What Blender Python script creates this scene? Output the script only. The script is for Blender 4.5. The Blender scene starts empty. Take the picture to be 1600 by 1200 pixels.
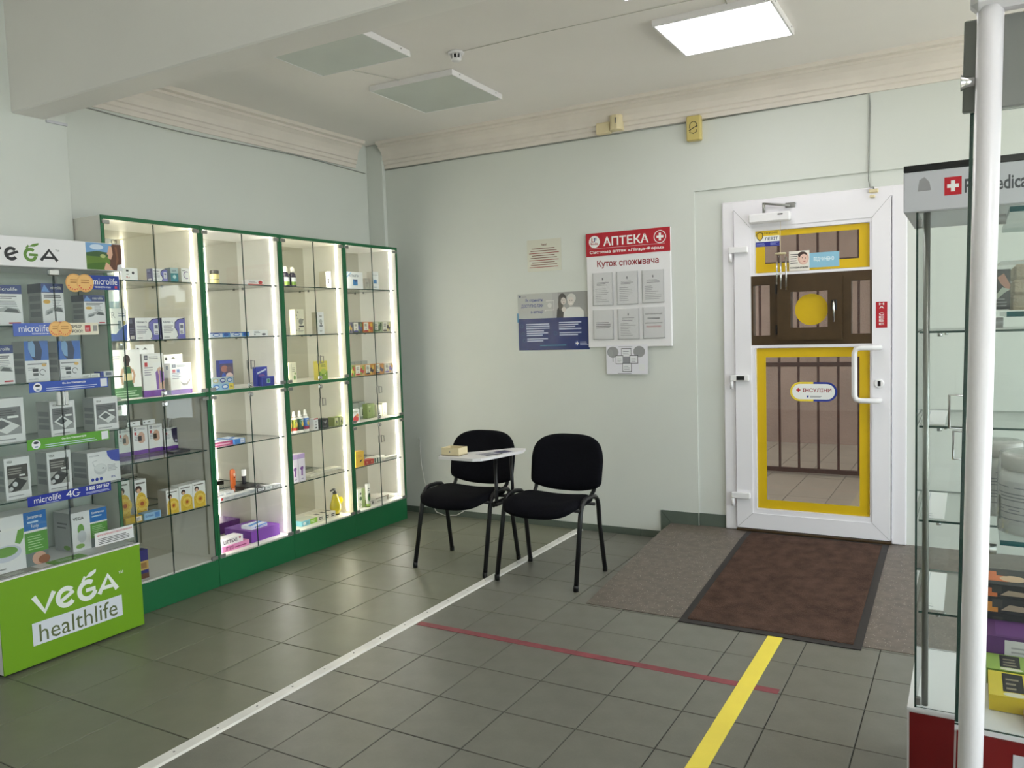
import bpy, math, random
from mathutils import Vector, Matrix
random.seed(7)
PI = math.pi
S = bpy.context.scene
C = S.collection

# ------------------------------------------------------------------ camera
cam_d = bpy.data.cameras.new('camera')
cam_d.sensor_width = 36.0
cam_d.lens = 1256.07 * 36.0 / 1600.0
cam_d.clip_start = 0.02
cam = bpy.data.objects.new('camera', cam_d)
C.objects.link(cam)
_r = Vector((0.8684099, 0.49484641, -0.03148454))
_f = Vector((-0.49578914, 0.86558644, -0.07037929))
_u = Vector((-0.00757435, 0.07672777, 0.99702331))
cam.matrix_world = Matrix(((_r.x, _u.x, -_f.x, 0.0), (_r.y, _u.y, -_f.y, 0.0), (_r.z, _u.z, -_f.z, 1.4573), (0, 0, 0, 1)))
S.camera = cam

# ------------------------------------------------------------------ light, exposure
S.view_settings.view_transform = 'Standard'
S.view_settings.look = 'None'
S.view_settings.exposure = 1.3
S.view_settings.gamma = 1.0
S.view_settings.use_curve_mapping = False
W = bpy.data.worlds.new('overcast_sky')
S.world = W
W.use_nodes = True
W.node_tree.nodes['Background'].inputs[0].default_value = (0.84, 0.93, 1.0, 1)
W.node_tree.nodes['Background'].inputs[1].default_value = 2.6
sun = bpy.data.lights.new('sun', 'SUN')
sun.energy = 9.0
sun.angle = 0.01
sun.color = (1.0, 0.95, 0.88)
so = bpy.data.objects.new('sun', sun)
C.objects.link(so)
so.rotation_euler = (math.radians(-8), math.radians(30), 0)
LAMP = 4.0          # radiance of the lit ceiling panels
LED = 16.0          # radiance of the cabinet light strips
S.cycles.max_bounces = 10
S.cycles.diffuse_bounces = 5
S.cycles.glossy_bounces = 4
S.cycles.transparent_max_bounces = 24
S.cycles.sample_clamp_indirect = 6.0


def portal(name, loc, rot, sx, sy):
    d = bpy.data.lights.new(name, 'AREA')
    d.shape = 'RECTANGLE'
    d.size, d.size_y = sx, sy
    d.cycles.is_portal = True
    o = bpy.data.objects.new(name, d)
    C.objects.link(o)
    o.location, o.rotation_euler = loc, rot


portal('window_portal_side', (2.98, 1.1, 1.55), (PI / 2, 0, PI / 2), 7.0, 2.5)
portal('door_portal', (-0.85, 5.3, 1.15), (-PI / 2, 0, 0), 0.85, 2.0)


# ------------------------------------------------------------------ materials
def lin(c):
    o = []
    for v in c[:3]:
        v = v / 255.0
        o.append(v / 12.92 if v <= 0.04045 else ((v + 0.055) / 1.055) ** 2.4)
    return (o[0], o[1], o[2], 1.0)


MATS = {}


def nt(name):
    m = bpy.data.materials.new(name)
    m.use_nodes = True
    n = m.node_tree.nodes
    n.clear()
    out = n.new('ShaderNodeOutputMaterial')
    return m, n, m.node_tree.links, out


def mat(name, col=None, rough=0.5, metal=0.0, spec=0.5, noise=None, bump=None, attr=False, coat=0.0, mix=None):
    """noise: (scale, amount) value variation; bump: (scale, strength)."""
    if name in MATS:
        return MATS[name]
    m, n, l, out = nt(name)
    p = n.new('ShaderNodeBsdfPrincipled')
    p.inputs['Roughness'].default_value = rough
    p.inputs['Metallic'].default_value = metal
    p.inputs['Specular IOR Level'].default_value = spec
    p.inputs['Coat Weight'].default_value = coat
    l.new(p.outputs[0], out.inputs[0])
    src = None
    if attr:
        a = n.new('ShaderNodeVertexColor')
        a.layer_name = 'Col'
        src = a.outputs[0]
    else:
        p.inputs['Base Color'].default_value = lin(col)
    if noise or bump:
        tc = n.new('ShaderNodeTexCoord')
    if noise:
        t = n.new('ShaderNodeTexNoise')
        t.inputs['Scale'].default_value = noise[0]
        t.inputs['Detail'].default_value = 6
        l.new(tc.outputs['Object'], t.inputs['Vector'])
        mp = n.new('ShaderNodeMapRange')
        mp.inputs[1].default_value, mp.inputs[2].default_value = 0.3, 0.7
        mp.inputs[3].default_value, mp.inputs[4].default_value = 1 - noise[1], 1 + noise[1] * 0.6
        l.new(t.outputs[0], mp.inputs[0])
        mx = n.new('ShaderNodeMix')
        mx.data_type = 'RGBA'
        mx.blend_type = 'MULTIPLY'
        mx.inputs[0].default_value = 1.0
        if src is not None:
            l.new(src, mx.inputs[6])
        else:
            mx.inputs[6].default_value = lin(col)
        l.new(mp.outputs[0], mx.inputs[7])
        src = mx.outputs[2]
    if mix:  # second colour speckled in: (colour, scale, threshold)
        v = n.new('ShaderNodeTexVoronoi')
        v.inputs['Scale'].default_value = mix[1]
        tc2 = n.new('ShaderNodeTexCoord')
        l.new(tc2.outputs['Object'], v.inputs['Vector'])
        lt = n.new('ShaderNodeMath')
        lt.operation = 'LESS_THAN'
        lt.inputs[1].default_value = mix[2]
        l.new(v.outputs['Distance'], lt.inputs[0])
        wn = n.new('ShaderNodeTexWhiteNoise')
        l.new(v.outputs['Position'], wn.inputs[0])
        gt = n.new('ShaderNodeMath')
        gt.operation = 'GREATER_THAN'
        gt.inputs[1].default_value = mix[3]
        l.new(wn.outputs[0], gt.inputs[0])
        mu = n.new('ShaderNodeMath')
        mu.operation = 'MULTIPLY'
        l.new(lt.outputs[0], mu.inputs[0])
        l.new(gt.outputs[0], mu.inputs[1])
        mx2 = n.new('ShaderNodeMix')
        mx2.data_type = 'RGBA'
        l.new(mu.outputs[0], mx2.inputs[0])
        if src is not None:
            l.new(src, mx2.inputs[6])
        else:
            mx2.inputs[6].default_value = lin(col)
        mx2.inputs[7].default_value = lin(mix[0])
        src = mx2.outputs[2]
    if src is not None:
        l.new(src, p.inputs['Base Color'])
    if bump:
        t = n.new('ShaderNodeTexNoise')
        t.inputs['Scale'].default_value = bump[0]
        t.inputs['Detail'].default_value = 4
        l.new(tc.outputs['Object'], t.inputs['Vector'])
        b = n.new('ShaderNodeBump')
        b.inputs['Strength'].default_value = bump[1]
        b.inputs['Distance'].default_value = 0.01
        l.new(t.outputs[0], b.inputs['Height'])
        l.new(b.outputs[0], p.inputs['Normal'])
    MATS[name] = m
    return m


def emis(name, col, strength):
    if name in MATS:
        return MATS[name]
    m, n, l, out = nt(name)
    e = n.new('ShaderNodeEmission')
    e.inputs[0].default_value = (col[0], col[1], col[2], 1)
    e.inputs[1].default_value = strength
    l.new(e.outputs[0], out.inputs[0])
    MATS[name] = m
    return m


def glass(name, tint, refl=1.0, haze=0.0, ior=1.5):
    """thin clear pane: Fresnel reflection over a tinted see-through base"""
    if name in MATS:
        return MATS[name]
    m, n, l, out = nt(name)
    t = n.new('ShaderNodeBsdfTransparent')
    t.inputs[0].default_value = (tint[0], tint[1], tint[2], 1)
    g = n.new('ShaderNodeBsdfGlossy')
    g.inputs['Roughness'].default_value = 0.01
    lw = n.new('ShaderNodeLayerWeight')
    lw.inputs[0].default_value = 0.5
    pw = n.new('ShaderNodeMath')
    pw.operation = 'POWER'
    pw.inputs[1].default_value = 5.0
    l.new(lw.outputs['Facing'], pw.inputs[0])
    f0 = ((ior - 1) / (ior + 1)) ** 2
    f = n.new('ShaderNodeMath')
    f.operation = 'MULTIPLY_ADD'
    f.inputs[1].default_value = 1 - f0
    f.inputs[2].default_value = f0
    l.new(pw.outputs[0], f.inputs[0])
    base = t.outputs[0]
    if haze:
        d = n.new('ShaderNodeBsdfDiffuse')
        d.inputs[0].default_value = (0.8, 0.83, 0.82, 1)
        mh = n.new('ShaderNodeMixShader')
        mh.inputs[0].default_value = haze
        l.new(base, mh.inputs[1])
        l.new(d.outputs[0], mh.inputs[2])
        base = mh.outputs[0]
    mx = n.new('ShaderNodeMixShader')
    l.new(f.outputs[0], mx.inputs[0])
    l.new(base, mx.inputs[1])
    l.new(g.outputs[0], mx.inputs[2])
    l.new(mx.outputs[0], out.inputs[0])
    MATS[name] = m
    return m


M = {
    'wall': mat('mint_paint', (212, 215, 209), 0.55, noise=(1.3, 0.03), bump=(7, 0.05)),
    'ceil': mat('ceiling_paint', (238, 234, 230), 0.8, noise=(0.9, 0.05), bump=(3, 0.06)),
    'trimw': mat('cornice_paint', (226, 218, 209), 0.7, noise=(6, 0.04)),
    'tile': mat('green_grey_floor_tile', (114, 113, 105), 0.36, spec=0.45, noise=(9, 0.10), bump=(60, 0.03), mix=((150, 152, 140), 900, 0.3, 0.9)),
    'tile2': mat('olive_floor_tile', (117, 118, 101), 0.40, spec=0.5, noise=(7, 0.08), bump=(40, 0.02)),
    'grout': mat('dark_grout', (52, 54, 46), 0.8),
    'skirt': mat('green_skirting_tile', (90, 100, 90), 0.4, noise=(8, 0.08)),
    'granite': mat('speckled_granite', (108, 98, 90), 0.4, noise=(26, 0.25), mix=((200, 192, 184), 150, 0.24, 0.82)),
    'mat': mat('brown_carpet_pile', (88, 68, 60), 0.95, spec=0.1, noise=(14, 0.35), bump=(160, 0.9), mix=((120, 98, 84), 260, 0.3, 0.8)),
    'rubber': mat('black_rubber', (42, 38, 38), 0.6, noise=(20, 0.1)),
    'white': mat('white_plastic', (232, 230, 232), 0.35),
    'pvc': mat('white_pvc', (236, 233, 238), 0.3),
    'lam': mat('white_laminate', (226, 224, 216), 0.45),
    'gcab': mat('green_laminate', (22, 104, 62), 0.4, noise=(3, 0.04)),
    'lime': mat('lime_laminate', (120, 168, 32), 0.35),
    'red': mat('red_laminate', (116, 8, 12), 0.4),
    'chrome': mat('chrome', (205, 205, 205), 0.15, metal=1.0),
    'alu': mat('brushed_aluminium', (150, 150, 146), 0.35, metal=1.0),
    'fabric': mat('black_upholstery', (13, 13, 20), 0.9, spec=0.15, noise=(60, 0.3), bump=(420, 0.25)),
    'blackm': mat('black_painted_steel', (16, 16, 20), 0.35),
    'black': mat('black_plastic', (22, 22, 24), 0.4),
    'grey': mat('grey_plastic', (120, 120, 118), 0.45),
    'silver': mat('silver_grey_panel', (198, 198, 204), 0.5, noise=(2, 0.03)),
    'brown': mat('brown_pvc_woodgrain', (68, 49, 25), 0.45, noise=(20, 0.12)),
    'film': mat('yellow_film', (214, 178, 22), 0.35, noise=(2, 0.05)),
    'gold': mat('gold_plastic', (206, 188, 118), 0.3, metal=0.1),
    'cream': mat('cream_plastic', (222, 208, 170), 0.4),
    'print': mat('printed_card', None, 0.5, attr=True),
    'gloss': mat('printed_glossy', None, 0.22, attr=True),
    'stucco': mat('brown_stucco', (118, 94, 82), 0.9, noise=(3, 0.14), bump=(40, 0.4)),
    'porcht': mat('porch_tile', (122, 107, 93), 0.6, noise=(5, 0.12)),
    'iron': mat('rusty_brown_iron', (62, 36, 30), 0.9, spec=0.1),
    'yellowt': mat('yellow_tape', (250, 230, 84), 0.45, noise=(6, 0.05)),
    'redt': mat('worn_red_tape', (138, 66, 74), 0.6, noise=(16, 0.22)),
    'stripw': mat('scuffed_white_metal', (236, 234, 230), 0.4, noise=(9, 0.08)),
    'opal': mat('opal_diffuser', (198, 204, 198), 0.3, noise=(2.5, 0.08)),
    'towel': mat('beige_terry', (190, 176, 152), 0.95, noise=(40, 0.12), bump=(200, 0.5)),
    'oil': mat('olive_oil_plastic', (186, 170, 20), 0.12, noise=(14, 0.12)),
    'wire': mat('cable_sheath', (200, 198, 190), 0.6),
    'greyw': mat('grey_cable_sheath', (150, 152, 146), 0.6),
}
M['glass'] = glass('clear_glass', (0.982, 0.99, 0.985), ior=1.42)
M['glassb'] = glass('case_glass', (0.965, 0.98, 0.973), haze=0.006, ior=1.42)
M['pane'] = glass('door_pane', (0.93, 0.94, 0.92), haze=0.01)
M['wrap'] = glass('clear_wrap', (0.96, 0.96, 0.96), haze=0.10)
M['sleeve'] = glass('clear_sleeve', (0.97, 0.97, 0.97), haze=0.05)
M['edge'] = mat('green_glass_edge', (24, 58, 50), 0.15)
M['edget'] = mat('teal_glass_edge', (26, 84, 88), 0.12)
M['lamp'] = emis('lit_diffuser', (1.0, 0.985, 0.99), LAMP)
M['ledw'] = emis('led_warm', (1.0, 0.93, 0.74), LED)
M['ledn'] = emis('led_neutral', (1.0, 0.955, 0.88), LED)
M['mirror'] = mat('mirror_back', (214, 213, 204), 0.03, metal=1.0)
M['ledo'] = mat('led_off', (150, 148, 132), 0.4)


# ------------------------------------------------------------------ mesh builder
class MB:
    def __init__(s):
        s.v, s.f, s.c, s.m, s.s = [], [], [], [], []

    def face(s, idx, col=(255, 255, 255), mi=0, sm=False):
        s.f.append(tuple(idx)); s.c.append(col); s.m.append(mi); s.s.append(sm)

    def poly(s, pts, col=(255, 255, 255), mi=0):
        b = len(s.v)
        s.v += [tuple(p) for p in pts]
        s.face(range(b, b + len(pts)), col, mi)

    def box(s, x0, x1, y0, y1, z0, z1, col=(255, 255, 255), mi=0, fm=None, fc=None):
        """faces order: -x +x -y +y -z +z; fm / fc: material index / colour per face"""
        x0, x1 = min(x0, x1), max(x0, x1); y0, y1 = min(y0, y1), max(y0, y1); z0, z1 = min(z0, z1), max(z0, z1)
        b = len(s.v)
        s.v += [(x, y, z) for x in (x0, x1) for y in (y0, y1) for z in (z0, z1)]
        q = [(0, 1, 3, 2), (4, 6, 7, 5), (0, 4, 5, 1), (2, 3, 7, 6), (0, 2, 6, 4), (1, 5, 7, 3)]
        for i, k in enumerate(q):
            s.face([b + a for a in k], fc[i] if fc and fc[i] else col, fm[i] if fm else mi)
        return s

    def bbox(s, x0, x1, y0, y1, z0, z1, r=0.004, col=(255, 255, 255), mi=0):
        """box with chamfered edges"""
        x0, x1 = min(x0, x1), max(x0, x1); y0, y1 = min(y0, y1), max(y0, y1); z0, z1 = min(z0, z1), max(z0, z1)
        r = min(r, (x1 - x0) * .45, (y1 - y0) * .45, (z1 - z0) * .45)
        b = len(s.v)
        P = {}
        for ix, x in enumerate((x0, x1)):
            for iy, y in enumerate((y0, y1)):
                for iz, z in enumerate((z0, z1)):
                    sx, sy, sz = (1, -1)[ix], (1, -1)[iy], (1, -1)[iz]
                    for a, p in enumerate(((x, y + sy * r, z + sz * r), (x + sx * r, y, z + sz * r), (x + sx * r, y + sy * r, z))):
                        P[ix, iy, iz, a] = len(s.v)
                        s.v.append(p)
        F = lambda *k: s.face([P[q] for q in k], col, mi)
        F((0,0,0,0),(0,0,1,0),(0,1,1,0),(0,1,0,0)); F((1,0,0,0),(1,1,0,0),(1,1,1,0),(1,0,1,0))
        F((0,0,0,1),(1,0,0,1),(1,0,1,1),(0,0,1,1)); F((0,1,0,1),(0,1,1,1),(1,1,1,1),(1,1,0,1))
        F((0,0,0,2),(0,1,0,2),(1,1,0,2),(1,0,0,2)); F((0,0,1,2),(1,0,1,2),(1,1,1,2),(0,1,1,2))
        for i in (0, 1):
            for j in (0, 1):
                F((i,j,0,0),(i,j,0,1),(i,j,1,1),(i,j,1,0))
                F((i,0,j,0),(i,0,j,2),(i,1,j,2),(i,1,j,0))
                F((0,i,j,1),(0,i,j,2),(1,i,j,2),(1,i,j,1))
                for k in (0, 1):
                    F((i,j,k,0),(i,j,k,1),(i,j,k,2))
        return s

    def tube(s, pts, r, n=10, col=(255, 255, 255), mi=0, caps=True, closed=False):
        pts = [Vector(p) for p in pts]
        rings = []
        N = len(pts)
        ref = None
        for i, p in enumerate(pts):
            if closed:
                d = (pts[(i + 1) % N] - pts[i - 1]).normalized()
            else:
                d = ((pts[min(i + 1, N - 1)] - pts[max(i - 1, 0)])).normalized()
            if ref is None:
                a = Vector((0, 0, 1)) if abs(d.z) < 0.9 else Vector((1, 0, 0))
                ref = (a - d * a.dot(d)).normalized()
            else:
                ref = (ref - d * ref.dot(d)).normalized()
            w = d.cross(ref)
            rr = r[i] if isinstance(r, (list, tuple)) else r
            b = len(s.v)
            s.v += [tuple(p + (ref * math.cos(2 * PI * k / n) + w * math.sin(2 * PI * k / n)) * rr) for k in range(n)]
            rings.append(b)
        for i in range(N if closed else N - 1):
            a, b = rings[i], rings[(i + 1) % N]
            for k in range(n):
                s.face((a + k, a + (k + 1) % n, b + (k + 1) % n, b + k), col, mi, True)
        if caps and not closed:
            s.face([rings[0] + k for k in range(n)][::-1], col, mi)
            s.face([rings[-1] + k for k in range(n)], col, mi)
        return s

    def lathe(s, prof, cx, cy, n=20, col=(255, 255, 255), mi=0, cols=None, sx=1.0, sy=1.0):
        """prof: (radius, z) from bottom to top; cols: colour per band"""
        rings = []
        for r, z in prof:
            b = len(s.v)
            s.v += [(cx + sx * r * math.cos(2 * PI * k / n), cy + sy * r * math.sin(2 * PI * k / n), z) for k in range(n)]
            rings.append(b)
        for i in range(len(prof) - 1):
            a, b = rings[i], rings[i + 1]
            for k in range(n):
                s.face((a + k, a + (k + 1) % n, b + (k + 1) % n, b + k), cols[i] if cols else col, mi, True)
        s.face([rings[0] + k for k in range(n)][::-1], cols[0] if cols else col, mi)
        s.face([rings[-1] + k for k in range(n)], cols[-1] if cols else col, mi)
        return s

    def art(s, a, O, U, V, N, mi=0, off=0.0003):
        """lay a flat print on a face: O corner, U right, V up, N outwards"""
        O, U, V, N = Vector(O), Vector(U), Vector(V), Vector(N)
        for i, (vs, fs, col) in enumerate(a.items):
            b = len(s.v)
            o = O + N * (off + i * 0.00005)
            s.v += [tuple(o + U * x + V * y) for x, y in vs]
            for f in fs:
                s.face([b + k for k in f], col, mi)
        return s

    def build(s, name, mats, parent=None, origin=None):
        me = bpy.data.meshes.new(name)
        off = Vector(origin) if origin is not None else Vector((0, 0, 0))
        me.from_pydata([tuple(Vector(v) - off) for v in s.v], [], s.f)
        if not isinstance(mats, (list, tuple)):
            mats = [mats]
        for m in mats:
            me.materials.append(m)
        me.polygons.foreach_set('material_index', s.m)
        me.polygons.foreach_set('use_smooth', s.s)
        at = me.color_attributes.new('Col', 'FLOAT_COLOR', 'CORNER')
        buf = []
        cache = {}
        for f, c in zip(s.f, s.c):
            if c not in cache:
                cache[c] = lin(c)
            buf.extend(cache[c] * len(f))
        at.data.foreach_set('color', buf)
        me.update()
        o = bpy.data.objects.new(name, me)
        C.objects.link(o)
        if parent is not None:
            o.parent = parent
            off = off - parent_origin(parent)
        o.location = off
        return o


def parent_origin(p):
    v = Vector((0, 0, 0))
    while p is not None:
        v += p.location
        p = p.parent
    return v


def tag(o, label=None, cat=None, group=None, kind=None):
    if label: o['label'] = label
    if cat: o['category'] = cat
    if group: o['group'] = group
    if kind: o['kind'] = kind
    return o


def empty(name, loc, label=None, cat=None, group=None, kind=None):
    o = bpy.data.objects.new(name, None)
    o.empty_display_size = 0.1
    C.objects.link(o)
    o.location = loc
    return tag(o, label, cat, group, kind)


# parts under an Empty are built in world coordinates: build(..., parent) with origin=parent location
def part(mb, name, mats, parent, label=None):
    o = mb.build(name, mats, parent, origin=parent_origin(parent))
    if label: o['label'] = label
    return o


def pbox(name, m, parent, *b, r=0.0, **k):
    mb = MB()
    if r: mb.bbox(*b, r=r)
    else: mb.box(*b, **k)
    return part(mb, name, m, parent)


# ------------------------------------------------------------------ flat print
_T = {}


def textmesh(body, bold=False):
    k = (body, bold)
    if k not in _T:
        cu = bpy.data.curves.new('t', 'FONT')
        cu.body = body
        cu.resolution_u = 2
        if bold: cu.offset = 0.022
        o = bpy.data.objects.new('t', cu)
        me = o.to_mesh()
        vs = [(v.co.x, v.co.y) for v in me.vertices]
        fs = [tuple(p.vertices) for p in me.polygons]
        o.to_mesh_clear()
        bpy.data.objects.remove(o)
        bpy.data.curves.remove(cu)
        x0 = min(v[0] for v in vs); x1 = max(v[0] for v in vs)
        y0 = min(v[1] for v in vs); y1 = max(v[1] for v in vs)
        _T[k] = ([((x - x0) / (x1 - x0), (y - y0) / (y1 - y0)) for x, y in vs], fs, (x1 - x0) / (y1 - y0))
    return _T[k]


class Art:
    """flat print drawn in fractions of a face of w x h metres"""
    def __init__(s, w, h):
        s.w, s.h, s.items = w, h, []

    def add(s, vs, fs, col):
        s.items.append(([(x * s.w, y * s.h) for x, y in vs], fs, col))
        return s

    def rect(s, x0, y0, x1, y1, col):
        return s.add([(x0, y0), (x1, y0), (x1, y1), (x0, y1)], [(0, 1, 2, 3)], col)

    def poly(s, pts, col):
        return s.add(pts, [tuple(range(len(pts)))], col)

    def ell(s, cx, cy, rx, ry, col, n=18):
        return s.add([(cx + rx * math.cos(2 * PI * k / n), cy + ry * math.sin(2 * PI * k / n)) for k in range(n)], [tuple(range(n))], col)

    def circ(s, cx, cy, r, col, n=20):
        """round in metres; r as a fraction of the height"""
        return s.ell(cx, cy, r * s.h / s.w, r, col, n)

    def text(s, t, x0, y0, x1, y1, col, bold=False):
        vs, fs, _a = textmesh(t, bold)
        return s.add([(x0 + x * (x1 - x0), y0 + y * (y1 - y0)) for x, y in vs], fs, col)

    def lines(s, x0, y0, x1, y1, n, col, fill=0.4, ragged=0.3):
        """unreadable small print: n rules with ragged ends"""
        vs, fs = [], []
        dy = (y1 - y0) / n
        for i in range(n):
            xe = x1 - random.random() * ragged * (x1 - x0)
            a = y0 + i * dy
            b = len(vs)
            vs += [(x0, a), (xe, a), (xe, a + dy * fill), (x0, a + dy * fill)]
            fs.append((b, b + 1, b + 2, b + 3))
        return s.add(vs, fs, col)

    def stroke(s, pts, wd, col, closed=False):
        """thick line; pts in fractions, wd in metres"""
        P = [Vector((x * s.w, y * s.h)) for x, y in pts]
        vs, fs = [], []
        n = len(P)
        for i, p in enumerate(P):
            a, b = (P[i - 1] if (i or closed) else p), (P[(i + 1) % n] if (i < n - 1 or closed) else p)
            d = (b - a).normalized()
            q = Vector((-d.y, d.x)) * wd / 2
            vs += [((p + q).x / s.w, (p + q).y / s.h), ((p - q).x / s.w, (p - q).y / s.h)]
        for i in range(n if closed else n - 1):
            j = (i + 1) % n
            fs.append((2 * i, 2 * i + 1, 2 * j + 1, 2 * j))
        return s.add(vs, fs, col)

    def ring(s, cx, cy, r, wd, col, a0=0, a1=360, n=24):
        pts = []
        for k in range(n + 1):
            a = math.radians(a0 + (a1 - a0) * k / n)
            pts.append((cx + r * s.h / s.w * math.cos(a), cy + r * math.sin(a)))
        return s.stroke(pts, wd, col)


def vega(a, x0, y0, x1, y1, c1, cg, leaf, wd=0.14):
    """the VEGA word mark in the box x0..x1, y0..y1 (letters; the leaf stands above)"""
    W_, H_ = (x1 - x0), (y1 - y0)
    X = lambda t: x0 + t * W_
    Y = lambda t: y0 + t * H_
    th = wd * H_ * a.h
    a.stroke([(X(0), Y(.95)), (X(.115), Y(.06)), (X(.23), Y(.95))], th, c1)
    r = .43 * H_
    a.ring(X(.365), Y(.46), r, th, c1, -318, -38)
    a.stroke([(X(.30), Y(.30)), (X(.455), Y(.66))], th * .8, c1)
    a.ring(X(.62), Y(.46), r * 1.03, th, cg, 50, 345)
    a.stroke([(X(.72), Y(.46)), (X(.60), Y(.46))], th * .8, cg)
    a.stroke([(X(.76), Y(.04)), (X(.88), Y(.93)), (X(.99), Y(.04))], th, c1)
    a.stroke([(X(.81), Y(.30)), (X(.95), Y(.30))], th * .8, c1)
    a.stroke([(X(.565), Y(.95)), (X(.60), Y(1.22))], th * .6, cg)
    a.poly([(X(.60), Y(1.12)), (X(.66), Y(1.36)), (X(.74), Y(1.46)), (X(.735), Y(1.30)), (X(.68), Y(1.14))], leaf)


WHITE, INK, DK = (240, 240, 238), (60, 60, 66), (24, 24, 28)
UY, UX, UZ = (0, 1, 0), (1, 0, 0), (0, 0, 1)

# ================================================================== SETTING
D = 5.145          # plane of the back wall
XL = -4.20         # plane of the wall behind the cabinets
HC = 2.93          # ceiling of the hall
HN = 3.30          # higher ceiling on the viewer's side of the beam


def structure(o, label, cat):
    return tag(o, label, cat, kind='structure')


# floor: a grout bed with single tiles on it
fl = MB().box(XL - .2, 3.2, -3.2, D + .15, -0.12, -0.004).build('floor', M['grout'])
structure(fl, 'grey green tiled pharmacy floor with dark joints', 'floor')


def tile_mesh(name, w, d, m, r=0.0015):
    mb = MB()
    mb.v = [(-w/2, -d/2, -.006), (w/2, -d/2, -.006), (w/2, d/2, -.006), (-w/2, d/2, -.006),
            (-w/2, -d/2, -r), (w/2, -d/2, -r), (w/2, d/2, -r), (-w/2, d/2, -r),
            (-w/2+r, -d/2+r, 0), (w/2-r, -d/2+r, 0), (w/2-r, d/2-r, 0), (-w/2+r, d/2-r, 0)]
    for a, b in ((0, 4), (4, 8)):
        for k in range(4):
            mb.face((a + k, a + (k + 1) % 4, b + (k + 1) % 4, b + k))
    mb.face((8, 9, 10, 11))
    o = mb.build(name, m)
    C.objects.unlink(o)
    return o.data


J = 0.004
rest = MB()
tm1 = tile_mesh('tile', 0.30 - J, 0.30 - J, M['tile'])
tm2 = tile_mesh('tile', 0.379 - J, 0.407 - J, M['tile2'])


def put_tile(me, x, y, parent, z=0.0):
    o = bpy.data.objects.new('tile', me)
    C.objects.link(o)
    o.parent = parent
    o.location = (x, y, z + random.uniform(-.0006, .0004))
    o.rotation_euler = (random.uniform(-.0015, .0015), random.uniform(-.0015, .0015), 0)


for i in range(-2, 16):
    for j in range(-18, 10):
        x, y = -1.834 + .3 * i + .15, 2.236 + .3 * j + .15
        x0 = x - .15
        if i == -2: pass
        if y - .15 > D - .01: continue
        if x < 0.75 and y > 1.2:
            put_tile(tm1, x, y, fl)
        else:
            rest.box(x - .148, x + .148, y - .148, y + .148, -.006, 0)
for i in range(-5, 0):
    for j in range(-13, 9):
        x, y = -2.455 + .379 * i + .19, 1.852 + .407 * j + .2035
        if x < XL - .1 or y - .2 > D - .01: continue
        if y > 1.0:
            put_tile(tm2, x, y, fl)
        else:
            rest.box(x - .1875, x + .1875, y - .2015, y + .2015, -.006, 0)
o = rest.build('tile_field', M['tile'], fl)
o['kind'] = 'stuff'

# ceiling, walls
b = MB()
b.box(XL - .2, 3.2, 2.30, D + .3, HC, HN + .15)
b.box(XL - .2, 3.2, -3.2, 2.30, HN, HN + .15)
structure(b.build('ceiling', M['ceil']), 'off white plaster ceiling above the pharmacy hall', 'ceiling')
structure(MB().box(XL - .2, XL, -3.2, D + .3, 0, HN).build('wall_left', M['wall']), 'pale mint wall behind the row of lit cabinets', 'wall')
b = MB()
b.box(XL, -1.555, D, D + .3, 0, HC)
b.box(-1.555, 3.2, D, D + .3, 2.29, HC)
b.box(-1.555, -1.372, D + .014, D + .3, 0, 2.29)
b.box(-.325, 3.2, D + .014, D + .3, 0, 2.29)
b.box(-1.372, -.325, D + .014, D + .3, 2.196, 2.29)
b.box(-1.372, -.325, D + .014, D + .3, 0, .112)
structure(b.build('wall_back', M['wall']), 'pale mint wall that holds the white glazed door', 'wall')
b = MB()
b.box(3.0, 3.2, -3.2, -2.4, 0, HN); b.box(3.0, 3.2, 4.6, D + .3, 0, HC)
b.box(3.0, 3.2, -2.4, 4.6, 0, .3); b.box(3.0, 3.2, -2.4, 4.6, 2.8, HN)
structure(b.build('wall_right', M['wall']), 'pale mint side wall with a shop window, beyond the frame', 'wall')
structure(MB().box(XL, 3.0, -3.2, -3.0, 0, HN).build('wall_rear', M['wall']), 'pale mint wall behind the viewer', 'wall')
loc = (3.1, 1.1, 1.55)
e = empty('window_1', loc, 'long white framed shop window on the side wall', 'window', kind='structure')
b, g = MB(), MB()
for p0, p1, q0, q1 in ((-3.5, 3.5, -1.25, -1.19), (-3.5, 3.5, 1.19, 1.25), (-3.5, -3.44, -1.19, 1.19), (3.44, 3.5, -1.19, 1.19), (-1.2, -1.14, -1.19, 1.19), (1.14, 1.2, -1.19, 1.19)):
    b.box(loc[0] - .03, loc[0] + .03, loc[1] + p0, loc[1] + p1, loc[2] + q0, loc[2] + q1)
part(b, 'window_frame', M['pvc'], e)
g.box(loc[0] - .003, loc[0] + .003, loc[1] - 3.45, loc[1] + 3.45, loc[2] - 1.2, loc[2] + 1.2)
part(g, 'window_pane', M['pane'], e)

structure(MB().box(3.2, 14, -8, 10, -.3, -.15).build('bounce_ground', mat('bounce_concrete', (176, 172, 164), 0.9, noise=(2, .08))), 'unseen pale ground added outside the side window to bounce light', 'bounce_ground')  # added ground plane, out of view, bouncing daylight up to the ceiling

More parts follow.
